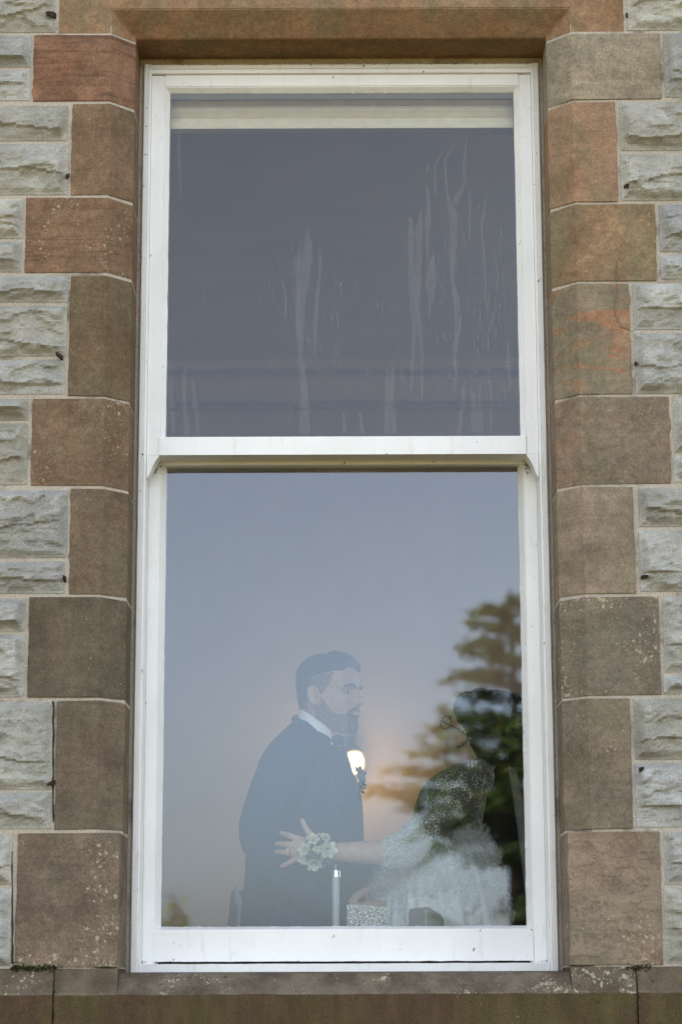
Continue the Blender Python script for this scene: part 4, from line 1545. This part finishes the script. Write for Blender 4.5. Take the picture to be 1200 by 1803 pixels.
def legs(fl, cx, cy, yaw, hip, gap, r0, mat, parent, body):
    """trousers and shoes"""
    d = Vector((-math.sin(yaw), math.cos(yaw), 0))
    f = Vector((math.cos(yaw), math.sin(yaw), 0))
    g = G()
    loft(g, smooth_secs([(hip + 0.16, cx, cy, .125, .165), (hip + 0.05, cx, cy, .13, .175), (hip - .04, cx, cy, .125, .17)]), 28, yaw=yaw)
    for s in (-1, 1):
        h = Vector((cx, cy, hip)) + d * s * gap
        tube(g, [h, h.lerp(Vector((h.x, h.y, fl)), 0.52), Vector((h.x, h.y, fl + 0.06))], [r0, r0 * 0.78, r0 * 0.62], 14, 5)
    vs, fs = remesh(g, 0.010, 3)
    link('trousers', vs, fs, mat, parent, smooth=True)
    for s in (-1, 1):
        g = G()
        b = Vector((cx, cy, fl)) + d * s * gap
        tube(g, [b - f * 0.07 + Vector((0, 0, .048)), b + f * 0.05 + Vector((0, 0, .045)), b + f * 0.17 + Vector((0, 0, .030))], [.042, .045, .030], 12, 4)
        g.v = [Vector((v.x, v.y, max(v.z, fl + 0.002))) for v in g.v]
        g.obj('shoe', LEATHER, parent, smooth=True)


# ---------------------------------------------------------------- the groom
YM = 0.95
man = thing('person', (P(540, 1500, YM).x, YM, FLOOR), 'bearded person in dark suit, white collar and patterned tie, in profile behind the lower pane', 'person')
yaw = R(-27)
ear = P(556, 1218, YM - 0.068)
o_ = Vector((ear.x + 0.071 * math.sin(-yaw) + 0.012, YM, PZ(572, 1296, YM) + 0.002))
o_.x -= 0.009
MH = head_matrix(o_, yaw, R(2), (0.88, 0.92, 0.955))
body = G()
hv, hf = head_grid(lambda z, p: 0.0)
body.add([MH @ v for v in hv], hf, 0)
for s in (-1, 1):
    add_ear(body, s, MH, 0)
    add_eye(body, s, MH, 1, 2)
# limbs and trunk under the clothes
sh_n = P(508, 1338, YM - 0.185); el_n = P(460, 1482, YM - 0.235); wr_n = P(596, 1606, YM - 0.18)
sh_f = P(520, 1330, YM + 0.19); el_f = P(520, 1490, YM + 0.23); wr_f = P(650, 1540, YM + 0.15)
cx0 = P(535, 1400, YM).x
t = G()
loft(t, smooth_secs([(-0.02, cx0, YM, .09, .13), (0.2, cx0, YM, .10, .14), (0.42, cx0, YM, .095, .14), (0.54, cx0 - .005, YM, .06, .09), (0.64, cx0 + .02, YM, .035, .04)]), 20)
for a in ((sh_n, el_n, wr_n), (sh_f, el_f, wr_f)):
    tube(t, list(a), [.045, .036, .026], 12, 5)
for s in (-1, 1):
    tube(t, [Vector((cx0, YM + s * .09, 0.0)), Vector((cx0, YM + s * .09, FLOOR + .45)), Vector((cx0, YM + s * .09, FLOOR + .06))], [.07, .05, .038], 12, 5)
vs, fs = remesh(t, 0.010, 3)
body.add(vs, fs, 0)
# his near hand rests on her hip: fingers together, thumb up
w = wr_n + Vector((0.006, 0.03, -0.003))
kn = [w + Vector((.070, .004 * i - .012, .022 - .016 * i)) for i in range(4)]
ch = [[k, k + Vector((.030, .012, .002)), k + Vector((.052, .030, -.004)), k + Vector((.064, .046, -.010))] for k in kn]
th = [w + Vector((.020, -.004, .020)), w + Vector((.045, .000, .048)), w + Vector((.068, .010, .060))]
hand(body, w, kn, ch + [th], [.0100, .0104, .0098, .0084, .0112], 0.0026)
body.obj('body', None, man, mats=[SKIN_M, EYEW, IRIS], smooth=True)


def man_hair(z, p):
    a = abs(p)
    line = np.interp(a, [0, 0.35, 0.62, 0.95, 1.25, 1.55, 1.75, 2.1, 2.6, 3.15], [0.187, 0.184, 0.172, 0.170, 0.166, 0.160, 0.152, 0.095, 0.060, 0.050])
    k = sstep(line - 0.003, line + 0.006, z)
    th = np.interp(a, [0, 0.6, 1.3, 1.8, 2.4, 3.15], [0.019, 0.017, 0.009, 0.006, 0.008, 0.010])
    th = th - 0.004 * sstep(0.200, 0.216, z)
    n = 0.0022 * (vnoise(np.array([p * 16 + 20]), np.array([z * 110]))[0] - 0.5) + 0.003 * (vnoise(np.array([p * 4 + 70]), np.array([z * 30]))[0] - 0.5) * sstep(0.17, 0.2, z)
    return -0.004 + k * (th + 0.004 + n)


def man_fade(z, p):
    a = abs(p)
    line = np.interp(a, [0, 0.9, 1.05, 1.25, 1.45, 1.75, 2.1, 2.7, 3.15], [0.30, 0.30, 0.145, 0.120, 0.100, 0.118, 0.052, 0.035, 0.030])
    return -0.004 + sstep(line, line + 0.008, z) * 0.0058


def man_beard(z, p):
    a = abs(p)
    up = np.interp(a, [0, 0.30, 0.55, 0.8, 1.1, 1.35, 1.55, 1.7, 1.8], [0.079, 0.077, 0.066, 0.056, 0.062, 0.094, 0.116, 0.112, -0.2])
    x, y = HF(z, p)
    mouth = math.exp(-(y / 0.017) ** 4) * (math.exp(-((z - 0.0590) / 0.0060) ** 4))
    k = sstep(up + 0.004, up - 0.008, z) * sstep(-0.006, 0.006, z) * (1 - mouth)
    return -0.004 + k * (0.0052 + 0.0008 * sstep(0.05, 0.0, z) * (a < 0.9))


for nm, fn, mt in (('hair', man_hair, HAIR), ('temple_hair', man_fade, FADE), ('beard', lambda z, p: man_beard(z, p) if abs(p) < 0.62 and z < 0.09 else -.004, BEARD), ('stubble', lambda z, p: man_beard(z, p) - .0006, STUBBLE)):
    v_, f_ = head_grid(fn)
    link(nm, [MH @ v for v in v_], f_, mt, man, smooth=True)
brow(MH, HAIR, man)

# jacket: trunk lofted to the outline, both sleeves fused on
def zx(py, a, b, ry, y=YM):
    pa, pb = P(a, py, y), P(b, py, y)
    return (pa.z, (pa.x + pb.x) / 2, y, (pb.x - pa.x) / 2, ry)
g = G()
secs = [zx(1770, 424, 640, .185), zx(1690, 420, 642, .19), zx(1600, 424, 643, .185), zx(1550, 430, 642, .175), zx(1500, 432, 641, .175), zx(1450, 436, 640, .185), zx(1400, 441, 636, .195),
        zx(1360, 450, 621, .195), zx(1336, 458, 606, .165), zx(1314, 472, 592, .130), zx(1296, 488, 581, .092), zx(1280, 505, 576, .062), zx(1266, 519, 555, .052)]
loft(g, smooth_secs(secs, 3), 36, power=2.3)
tube(g, [sh_n, sh_n.lerp(el_n, .5) + Vector((-.012, -.01, 0)), el_n, el_n.lerp(wr_n, .5) + Vector((0, -.012, -.02)), wr_n], [.066, .062, .054, .046, .038], 16, 6)
tube(g, [sh_f, sh_f.lerp(el_f, .5), el_f, el_f.lerp(wr_f, .5), wr_f], [.066, .062, .054, .046, .038], 16, 6)
vs, fs = remesh(g, 0.008, 18)
link('suit_jacket', vs, fs, SUIT, man, smooth=True)
legs(FLOOR, cx0, YM, 0.0, -0.02, 0.092, 0.088, SUIT, man, None)
# shirt collar: a tilted band with a fold, then the points at the front
g = G()
def cband(u, v):
    """u round the neck (0 at the back), v 0 low..1 high"""
    a = u * math.pi
    back_l, back_h = P(523, 1264, YM), P(527, 1249, YM)
    fr_l, fr_h = P(588, 1318, YM), P(592, 1297, YM)
    lo_, hi_ = back_l.lerp(fr_l, (1 - math.cos(a)) / 2), back_h.lerp(fr_h, (1 - math.cos(a)) / 2)
    q = lo_.lerp(hi_, v)
    return Vector((q.x, YM - math.sin(a) * (0.076 - 0.008 * v), q.z))
for sgn in (1, -1):
    vs = []
    for i in range(25):
        for v in (0, 0.5, 1.0, 1.04, 1.0):
            q = cband(i / 24, min(v, 1.0))
            if v == 1.04:
                q += Vector((0, 0.003, 0.002))
            yy = q.y if v <= 1.0 else q.y
            inn = 0.0 if v < 1.03 else 0.004
            vs.append(Vector((q.x, YM + sgn * (q.y - YM) + sgn * inn, q.z)))
    fs = [(i * 5 + k, (i + 1) * 5 + k, (i + 1) * 5 + k + 1, i * 5 + k + 1) for i in range(24) for k in range(4)]
    g.add(vs, fs)
o = g.obj('shirt_collar', SHIRT, man, smooth=True)
# shirt front strip seen beside the tie
g = G()
tube(g, [P(582, 1309, YM - .075), P(589, 1328, YM - .085), P(597, 1350, YM - .09)], [.006, .007, .003], 8, 4, flat=0.5)
g.obj('shirt_front', SHIRT, man, smooth=True)
g = G()
tube(g, [P(593, 1303, YM - .03), P(600, 1320, YM - .045)], [.020, .015], 12, 4)
tube(g, [P(600, 1318, YM - .04), P(609, 1345, YM - .055), P(619, 1400, YM - .050), P(625, 1450, YM - .03)], [.016, .026, .030, .034], 12, 5, flat=0.45, ref=(1, 0, 0))
g.obj('tie', TIE, man, smooth=True)
# lapel and jacket collar
g = G()
tube(g, [P(519, 1264, YM), P(536, 1279, YM - .074), P(556, 1301, YM - .088), P(575, 1334, YM - .098), P(600, 1400, YM - .110), P(616, 1460, YM - .10)], [.012, .014, .018, .022, .020, .008], 10, 6, flat=0.5, ref=(0, 1, 0))
g.obj('lapel', SUIT, man, smooth=True)

# ---------------------------------------------------------------- the bride
YW = 0.98
wom = thing('person', (P(770, 1500, YW).x, YW, FLOOR), 'person in white bridal gown with sparkling lace, reaching a hand round the bearded person', 'person')
yawb = R(180 - 40)
earw = P(816, 1298, YW - 0.068)
MW = head_matrix(Vector((0, 0, 0)), yawb, R(-22), (0.92, 0.94, 0.94))
MW = Matrix.Translation(Vector((earw.x, YW - 0.060, earw.z)) - MW @ Vector((-0.012, 0.073, 0.100))) @ MW
body = G()
body.add([MW @ v for v in hv], hf, 0)
for s in (-1, 1):
    add_ear(body, s, MW, 0)
    add_eye(body, s, MW, 1, 2)
shn, eln, wrn = P(836, 1372, YW - .15), P(706, 1502, YW - .30), P(574, 1500, YM - .335)
shf, elf, wrf = P(826, 1372, YW + .15), P(742, 1496, YW + .18), P(630, 1512, YM + .22)
cw = P(800, 1420, YW).x
t = G()
loft(t, smooth_secs([(-.02, P(775, 1600, YW).x, YW, .085, .12), (PZ(780, 1560, YW), P(780, 1560, YW).x, YW, .07, .10), (PZ(782, 1500, YW), P(784, 1500, YW).x, YW, .058, .080), (PZ(790, 1430, YW), P(790, 1430, YW).x, YW, .066, .10), (PZ(810, 1378, YW), P(808, 1378, YW).x, YW, .052, .105),
                      (PZ(818, 1352, YW), P(820, 1352, YW).x, YW + .01, .040, .046), (PZ(818, 1318, YW), P(826, 1318, YW).x, YW + .015, .038, .040)]), 20)
for a in ((shn, eln), (shf, elf)):
    tube(t, [a[0], a[0].lerp(a[1], .5), a[1]], [.040, .036, .031], 12, 5)
tube(t, [shf, elf, wrf], [.038, .031, .021], 12, 5)
tube(t, [eln, eln.lerp(wrn, .45), wrn], [.031, .030, .0215], 14, 5)
for s in (-1, 1):
    tube(t, [Vector((cw, YW + s * .08, 0.0)), Vector((cw, YW + s * .08, FLOOR + .45)), Vector((cw, YW + s * .08, FLOOR + .05))], [.07, .05, .035], 12, 5)
vs, fs = remesh(t, 0.008, 3)
body.add(vs, fs, 0)
YH = YM - .335
w = wrn
kn = [P(523, 1477, YH), P(517, 1489, YH - .004), P(517, 1501, YH - .003), P(522, 1512, YH)]
tips = [[P(523, 1477, YH), P(512, 1472, YH), P(502, 1469, YH + .012), P(495, 1467, YH + .026)],
        [P(517, 1489, YH - .004), P(505, 1487, YH - .003), P(494, 1486, YH + .010), P(487, 1486, YH + .024)],
        [P(517, 1501, YH - .003), P(505, 1501, YH - .002), P(494, 1500, YH + .010), P(487, 1500, YH + .022)],
        [P(522, 1512, YH), P(512, 1517, YH + .001), P(503, 1522, YH + .008), P(496, 1525, YH + .014)],
        [P(552, 1482, YH - .004), P(546, 1470, YH - .010), P(538, 1458, YH - .012), P(532, 1445, YH - .008)]]
hand(body, w, kn, tips, [.0083, .0088, .0083, .0072, .0092], 0.0021)
body.obj('body', None, wom, mats=[SKIN_W, EYEW, IRIS], smooth=True)


def wom_hair(z, p):
    a = abs(p)
    line = np.interp(a, [0, 0.5, 0.9, 1.2, 1.5, 1.9, 2.4, 3.15], [0.192, 0.186, 0.166, 0.136, 0.128, 0.085, 0.055, 0.045])
    n = 0.012 * (vnoise(np.array([p * 5 + 20]), np.array([z * 120]))[0] - 0.5)
    return -0.004 + sstep(line - .004, line + .012, z) * (0.024 + n + 0.012 * sstep(1.2, 2.6, a))


v_, f_ = head_grid(wom_hair)
g = G()
g.add([MW @ v for v in v_], f_)
bun = MW @ Vector((-0.115, 0, 0.125))
t = G()
for k in range(9):
    a = k * 0.7
    c = bun + Vector((math.sin(a) * .018, math.cos(a * 1.3) * .02, math.cos(a) * .022))
    tube(t, [c + Vector((-.02, -.02, .02)), c + Vector((.01, -.035, .0)), c + Vector((.02, .0, -.03)), c + Vector((-.01, .03, 0))], [.014, .018, .018, .012], 8, 4)
g.add(t.v, t.f)
g.obj('hair', HAIR, wom, smooth=True)
brow(MW, HAIR, wom)
# spectacles
g = G()
for s in (-1, 1):
    ring_ = [Vector((0.098 - 0.004 * abs(math.cos(a)), s * 0.033 + 0.024 * math.cos(a), 0.114 + 0.018 * math.sin(a))) for a in [k * math.pi / 9 for k in range(19)]]
    tube(g, [MW @ q for q in ring_], [.0012] * 19, 6, 2)
    tube(g, [MW @ Vector((0.094, s * 0.058, 0.118)), MW @ Vector((0.04, s * 0.078, 0.118)), MW @ Vector((-0.010, s * 0.079, 0.114)), MW @ Vector((-0.028, s * 0.078, 0.092))], [.0022] * 4, 6, 4)
tube(g, [MW @ Vector((0.099, -0.010, 0.116)), MW @ Vector((0.102, 0, 0.120)), MW @ Vector((0.099, 0.010, 0.116))], [.0012] * 3, 6, 3)
g.obj('spectacles', BRONZE, wom)
# gown: sparkling bodice with lace cap sleeve, full skirt
g = G()
def zw(py, a, b, ry):
    pa, pb = P(a, py, YW), P(b, py, YW)
    return (pa.z, (pa.x + pb.x) / 2, YW, (pb.x - pa.x) / 2, ry)
loft(g, smooth_secs([zw(1512, 722, 848, .125), zw(1480, 728, 846, .118), zw(1440, 726, 850, .130), zw(1405, 734, 856, .145), zw(1375, 752, 860, .150), zw(1354, 785, 856, .110), zw(1346, 800, 844, .062)], 3), 32)
tube(g, [shn + Vector((0, .01, .004)), shn.lerp(eln, .5), eln.lerp(shn, .10)], [.052, .045, .040], 16, 6)
tube(g, [shf, shf.lerp(elf, .5), elf], [.050, .043, .037], 14, 6)
vs, fs = remesh(g, 0.006, 3)
link('bodice', vs, fs, LACE, wom, smooth=True)
g = G()
secs = []
for py, a, b, ry in ((1478, 724, 848, .122), (1492, 704, 856, .150), (1520, 682, 864, .19), (1570, 664, 872, .24), (1640, 652, 884, .28)):
    secs.append(zw(py, a, b, ry))
x_ = secs[-1]
secs += [(-.30, x_[1] + .01, YW, .26, .36), (-.60, x_[1] + .02, YW, .34, .44), (FLOOR + .01, x_[1] + .03, YW, .42, .52)]
loft(g, smooth_secs(secs[::-1], 6), 180)
for v in g.v:
    dx, dy = v.x - x_[1], v.y - YW
    a = math.atan2(dy, dx)
    k = 1 + 0.022 * math.sin(a * 17 + v.z * 5) + 0.020 * math.sin(a * 37 + 1 + v.z * 9) + 0.012 * math.sin(a * 61 + v.z * 17)
    v.x, v.y = x_[1] + dx * k, YW + dy * k
g.obj('skirt', TULLE, wom, smooth=True)
NETTING = mat_veil('tulle_netting', (0.80, 0.83, 0.86), 0.24, 0.9, 60)
rr = random.Random(77)
g = G()
for _ in range(1100):
    py_ = 1474 + 190 * rr.random()
    t_ = min(1, max(0, (py_ - 1478) / 92))
    xc_, rx_, ry_ = P(786 - 18 * t_, py_, YW).x, 0.093 + 0.068 * t_, 0.13 + 0.11 * t_
    a_ = rr.uniform(-math.pi, 0.15)
    n_ = Vector((math.cos(a_), math.sin(a_), 0.15))
    c_ = Vector((xc_ + rx_ * n_.x * 1.04, YW + ry_ * n_.y * 1.04, PZ(786, py_, YW)))
    u_ = (n_.cross(Vector((0, 0, 1)))).normalized()
    w_ = n_.cross(u_)
    th_ = rr.uniform(0, 6.28)
    e1, e2 = u_ * math.cos(th_) + w_ * math.sin(th_) + n_ * rr.uniform(-.3, .9), w_ * math.cos(th_) - u_ * math.sin(th_) + n_ * rr.uniform(-.3, .9)
    l1, l2 = rr.uniform(.014, .040), rr.uniform(.010, .028)
    g.add([c_ - e1 * l1 - e2 * l2, c_ + e1 * l1 - e2 * l2 * .6 + n_ * .004, c_ + e1 * l1 * .7 + e2 * l2, c_ - e1 * l1 + e2 * l2 * .8 + n_ * .006], [(0, 1, 2, 3)])
g.obj('tulle_ruffle', NETTING, wom, smooth=True, kind='stuff')
# lace edge at the elbow
g = G()
tube(g, [eln.lerp(shn, .22), eln.lerp(shn, .04), eln.lerp(wrn, .16)], [.043, .043, .040], 18, 5)
vs, fs = remesh(g, 0.004, 2)
rr = random.Random(4)
vs = [v + Vector((rr.gauss(0, .0016), rr.gauss(0, .0016), rr.gauss(0, .0016))) for v in vs]
link('sleeve_edge', vs, fs, SLEEVE, wom)
# ring and earring
g = G()
rp = tips[2][0].lerp(tips[2][1], .55)
for k in range(16):
    a0, a1 = 2 * math.pi * k / 16, 2 * math.pi * (k + 1) / 16
    tube(g, [rp + Vector((0, math.cos(a0) * .0092, math.sin(a0) * .0092)), rp + Vector((0, math.cos(a1) * .0092, math.sin(a1) * .0092))], [.0013, .0013], 6, 1)
lathe(g, [(.0004, -.003), (.003, 0), (.0004, .003)], rp + Vector((0, -.012, .001)), 8)
g.obj('ring', CHROME, wom)
g = G()
ep = MW @ Vector((-.010, .083, .070))
lathe(g, [(.0005, -.005), (.005, 0), (.0005, .005)], ep, 10)
g.obj('earring', CHROME, wom)
# sheer veil falling behind her
g = G()
vs = []
NV = 18
for j in range(30):
    tz = j / 29
    for i in range(NV):
        u = i / (NV - 1) - 0.5
        top_ = MW @ Vector((-0.09, 0, 0.16))
        z = top_.z + (FLOOR + .02 - top_.z) * tz
        x = top_.x + 0.075 * math.sin(min(1, tz * 2.4) * 1.57) + 0.012 * math.sin(u * 40 + tz * 3) * min(1, tz * 4)
        y = YW + u * (0.16 + 0.42 * min(1, tz * 1.6))
        vs.append((x, y, z))
fs = [(j * NV + i, j * NV + i + 1, (j + 1) * NV + i + 1, (j + 1) * NV + i) for j in range(29) for i in range(NV - 1)]
link('veil', vs, fs, mat_veil('veil_netting', (0.75, 0.76, 0.78), 0.10), wom, smooth=True)

# ---------------------------------------------------------------- dark cabinet at the back of the room
YCB = 4.45
cx_a, cz_t = PX(846, 1400, YCB), PZ(900, 1222, YCB)
cab = thing('wooden_cabinet', (cx_a + .55, BACK - .27, FLOOR), 'tall dark wooden cabinet against the back wall, behind the white gown', 'cabinet')
CABW = plain('dark_stained_oak', (0.012, 0.009, 0.007), 0.6, 0.2, 0.3, 8)
G().box(cx_a, cx_a + 1.1, YCB, BACK - .01, FLOOR + .08, cz_t - .04).obj('carcass', CABW, cab)
G().box(cx_a - .02, cx_a + 1.12, YCB - .025, BACK - .008, cz_t - .04, cz_t).obj('cornice', CABW, cab)
G().box(cx_a - .01, cx_a + 1.11, YCB - .012, BACK - .009, FLOOR + .001, FLOOR + .08).obj('plinth', CABW, cab)
for k in range(2):
    xa = cx_a + .02 + k * .535
    d = bevel(G().box(xa, xa + .525, YCB - .022, YCB - .002, FLOOR + .10, cz_t - .06).obj('door', CABW, cab), .004, 1)
    q = G()
    kx = xa + (.485 if k == 0 else .04)
    lathe(q, [(.002, -.03), (.008, -.028), (.006, -.010), (.013, 0), (.010, .008), (.002, .010)], (0, 0, 0), 12)
    q.v = [Vector((kx + v.x, YCB - .052 - v.z, 0.25 + v.y)) for v in q.v]
    q.obj('knob', BRONZE, d)

# ---------------------------------------------------------------- flowers
def petal(g, c, d, up, L, W, mi=0, cup=0.35):
    d = d.normalized()
    s = d.cross(up).normalized()
    n = s.cross(d).normalized()
    vs, fs = [], []
    for i in range(5):
        t = i / 4
        w = W * math.sin(math.pi * (0.12 + 0.80 * t)) ** 0.8
        ctr = c + d * L * t + n * L * cup * t * t
        vs += [ctr - s * w + n * w * .35, ctr, ctr + s * w + n * w * .35]
    for i in range(4):
        a = i * 3
        fs += [(a, a + 1, a + 4, a + 3), (a + 1, a + 2, a + 5, a + 4)]
    g.add(vs, fs, mi)


rr = random.Random(21)
cor = thing('corsage', P(556, 1500, YH - .03), 'white and cream flower corsage tied round the outstretched wrist', 'corsage')
FL = [(551, 1480, .021, (0, -1, .5)), (571, 1478, .020, (.35, -.8, .8)), (574, 1496, .028, (.5, -1, .1)), (539, 1496, .022, (-.5, -1, .1)), (536, 1512, .016, (-.5, -.8, -.4)),
      (553, 1517, .028, (-.05, -.8, -.7)), (557, 1497, .014, (0, -1, 0))]
for px, py, sz, nrm in FL:
    c = P(px, py, YH - .030)
    nrm = Vector(nrm).normalized()
    u = nrm.cross(Vector((0.2, 0.1, 1))).normalized()
    v = nrm.cross(u)
    g = G()
    for ringi, (cnt, sc_, ln) in enumerate(((6, 1.0, 0.25), (5, 0.72, 0.7), (4, 0.45, 1.5))):
        for k in range(cnt):
            a = 2 * math.pi * (k + .4 * ringi) / cnt + rr.uniform(-.15, .15)
            petal(g, c + nrm * .003 * ringi, u * math.cos(a) + v * math.sin(a) + nrm * ln, nrm, sz * .85 * sc_ * rr.uniform(.85, 1.3), sz * .34 * sc_, 0, 0.3)
    lathe(g, [(.0005, -.002), (.003, 0), (.0005, .003)], c + nrm * .004, 8, 1)
    g.obj('flower', None, cor, mats=[PETAL, PETALC], smooth=True)
g = G()
for _ in range(26):
    c = P(556 + rr.gauss(0, 11), 1499 + rr.gauss(0, 12), YH - .022)
    petal(g, c, Vector((rr.gauss(.3, 1), rr.gauss(-.4, .5), rr.gauss(0, 1))), Vector((0, -1, .1)), rr.uniform(.012, .028), rr.uniform(.003, .006), 0, .15)
g.obj('leaf_spray', LEAFG, cor, kind='stuff')
g = G()
for k in range(20):
    a0, a1 = 2 * math.pi * k / 20, 2 * math.pi * (k + 1) / 20
    cb = P(566, 1500, YH)
    tube(g, [cb + Vector((0, math.cos(a0) * .027, math.sin(a0) * .027)), cb + Vector((0, math.cos(a1) * .027, math.sin(a1) * .027))], [.004, .004], 6, 1)
g.obj('wrist_ribbon', PALECLOTH, cor)

bou = thing('boutonniere', P(627, 1368, YM - .06), 'dark leafy buttonhole sprig pinned on the chest of the dark suit', 'boutonniere')
g = G()
for _ in range(60):
    u_ = rr.random()
    c = P(624 + 7 * rr.random() + 5 * math.sin(u_ * 3), 1352 + 44 * u_, YM - .07 + rr.gauss(0, .02))
    petal(g, c, Vector((rr.gauss(.7, .7), rr.gauss(-.3, .7), rr.gauss(.35, .8))), Vector((.3, -1, .2)), rr.uniform(.010, .024), rr.uniform(.003, .006), 0, .2)
g.obj('leaf_spray', LEAFD, bou, kind='stuff')
g = G()
for _ in range(22):
    c = P(627 + rr.gauss(0, 3), 1352 + 46 * rr.random(), YM - .085 + rr.gauss(0, .01))
    lathe(g, [(.0003, -.002), (.0022, 0), (.0003, .002)], c, 6)
g.obj('berry', LEAFG, bou, kind='stuff')
g = G()
tube(g, [P(622, 1366, YM - .06), P(626, 1385, YM - .06), P(630, 1404, YM - .06)], [.003, .003, .002], 6, 4)
g.obj('stem', LEAFD, bou)

# ================================================================== ON THE INNER SILL
YO = 0.40
b = P(591, 1652, YO)
kpx = (YO + DIST) / FPX * 1.012
bt = thing('spray_bottle', (b.x, YO, ZIS), 'slim pale bottle with bright chrome cap and thin nozzle on the window sill', 'bottle')
hz = PZ(591, 1545, YO) - ZIS
r_ = 6.5 * kpx
g = G()
lathe(g, [(.001, 0), (r_ * .93, 0), (r_, .004), (r_, hz - .004), (r_ * .96, hz)], (b.x, YO, ZIS), 24)
g.obj('bottle_body', BOTTLE, bt, smooth=True)
g = G()
lathe(g, [(r_ * .9, hz - .001), (r_ * 1.22, hz + .0005), (r_ * 1.22, hz + 11.5 * kpx), (r_ * 1.12, hz + 12.3 * kpx), (.002, hz + 12.3 * kpx)], (b.x, YO, ZIS), 24)
g.obj('cap', CHROME, bt)
g = G()
lathe(g, [(.0016, hz + 12 * kpx), (.0016, hz + 20 * kpx), (.0010, hz + 22 * kpx)], (b.x, YO, ZIS), 8)
g.obj('nozzle', BOTTLE, bt)

x0, x1 = PX(610.5, 1610, YO), PX(680, 1610, YO)
z1a = PZ(611, 1592, YO)
gb = G()
z1b = PZ(680, 1596, YO)
vs = [(x0, YO, ZIS), (x1, YO, ZIS), (x1, YO + .05, ZIS), (x0, YO + .05, ZIS), (x0, YO, z1a), (x1, YO, z1b), (x1, YO + .05, z1b), (x0, YO + .05, z1a)]
gb.add(vs, [(0, 3, 2, 1), (4, 5, 6, 7), (0, 1, 5, 4), (1, 2, 6, 5), (2, 3, 7, 6), (3, 0, 4, 7)])
o = gb.obj('glitter_box', GLITTER, None)
bevel(o, 0.0015, 2)
tag(o, 'small silver glitter box on the window sill beside the slim bottle', 'box')

outl = [(719.5, 1652), (719.5, 1606), (721, 1601), (726, 1599), (750, 1597), (757, 1598), (764, 1603), (776, 1611), (780, 1616), (781.5, 1624), (781.5, 1652)]
kt = thing('trinket_box', P(750, 1652, YO + .01), 'small dark rounded box with a pale seam on the window sill before the white gown', 'box')
g = G()
fr = [P(px, py, YO) for px, py in outl]
for q in fr:
    q.z = max(q.z, ZIS)
bk = [v + Vector((0, .045, 0)) for v in fr]
m_ = len(fr)
g.add(fr + bk, [tuple(range(m_)), tuple(range(2 * m_ - 1, m_ - 1, -1))] + [(i, m_ + i, m_ + (i + 1) % m_, (i + 1) % m_) for i in range(m_)])
o = g.obj('box_shell', DARKBOX, kt)
bevel(o, 0.002, 2)
sx0, sx1 = PX(748.4, 1620, YO - .001), PX(749.8, 1620, YO - .001)
G().box(sx0, sx1, YO - .0015, YO + .003, ZIS, PZ(749, 1602, YO)).obj('seam', SEAM, kt)

# chair behind the man's back, at the left
YC = 1.35
cp = P(408, 1640, YC)
chr_ = thing('dining_chair', (cp.x, YC, FLOOR), 'grey upholstered chair with pale ribbon bow behind the back of the dark suit', 'chair')
sw = (YC + DIST) / FPX
g = G()
zt_ = PZ(408, 1572, YC)
secs = []
for z, hw in ((FLOOR + .46, .20), (FLOOR + .62, .20), (zt_ - .06, .195), (zt_ - .015, .185), (zt_, .16)):
    secs.append((z, cp.x + 0.03 - (zt_ - z) * 0.10, YC, .028, hw))
loft(g, smooth_secs(secs, 3), 24, power=3.5)
g.obj('backrest', CHAIRC, chr_, smooth=True)
g = G()
loft(g, [(FLOOR + .42, cp.x + .22, YC, .20, .20), (FLOOR + .47, cp.x + .22, YC, .21, .21), (FLOOR + .50, cp.x + .22, YC, .19, .19)], 28, power=4)
g.obj('seat', CHAIRC, chr_, smooth=True)
for sx in (-.02, .38):
    for sy in (-.17, .17):
        g = G()
        tube(g, [Vector((cp.x + sx, YC + sy, FLOOR)), Vector((cp.x + sx, YC + sy, FLOOR + .44))], [.016, .021], 8, 3)
        g.obj('leg', BRONZE, chr_)
g = G()
tube(g, [P(415, 1562, YC - .20), P(419, 1582, YC - .215), P(423, 1604, YC - .215), P(420, 1640, YC - .215)], [.004, .009, .008, .010], 8, 5, flat=.4)
tube(g, [P(422, 1600, YC - .215), P(430, 1604, YC - .222), P(436, 1598, YC - .222), P(434, 1610, YC - .222), P(424, 1608, YC - .215)], [.006, .012, .010, .012, .006], 8, 4, flat=.5)
g.obj('ribbon_bow', PALECLOTH, chr_, smooth=True)

# dead vine tendril clinging to the right-hand stones
g = G()
pts = [(1104, 392), (1100, 412), (1091, 440), (1084, 468), (1083, 490), (1086, 502), (1084, 518), (1081, 536), (1083, 553), (1088, 565), (1093, 575), (1100, 578), (1109, 581), (1115, 588), (1119, 600)]
tube(g, [P(px, py, -0.006 + (-.012 if px > 1111 else 0)) for px, py in pts], [.0004] * 3 + [.0008] * 9 + [.0006] * 3, 6, 4)
o = g.obj('vine_tendril', TWIG, None)
tag(o, 'dry brown vine tendril clinging to the right-hand quoin stones', 'twig')
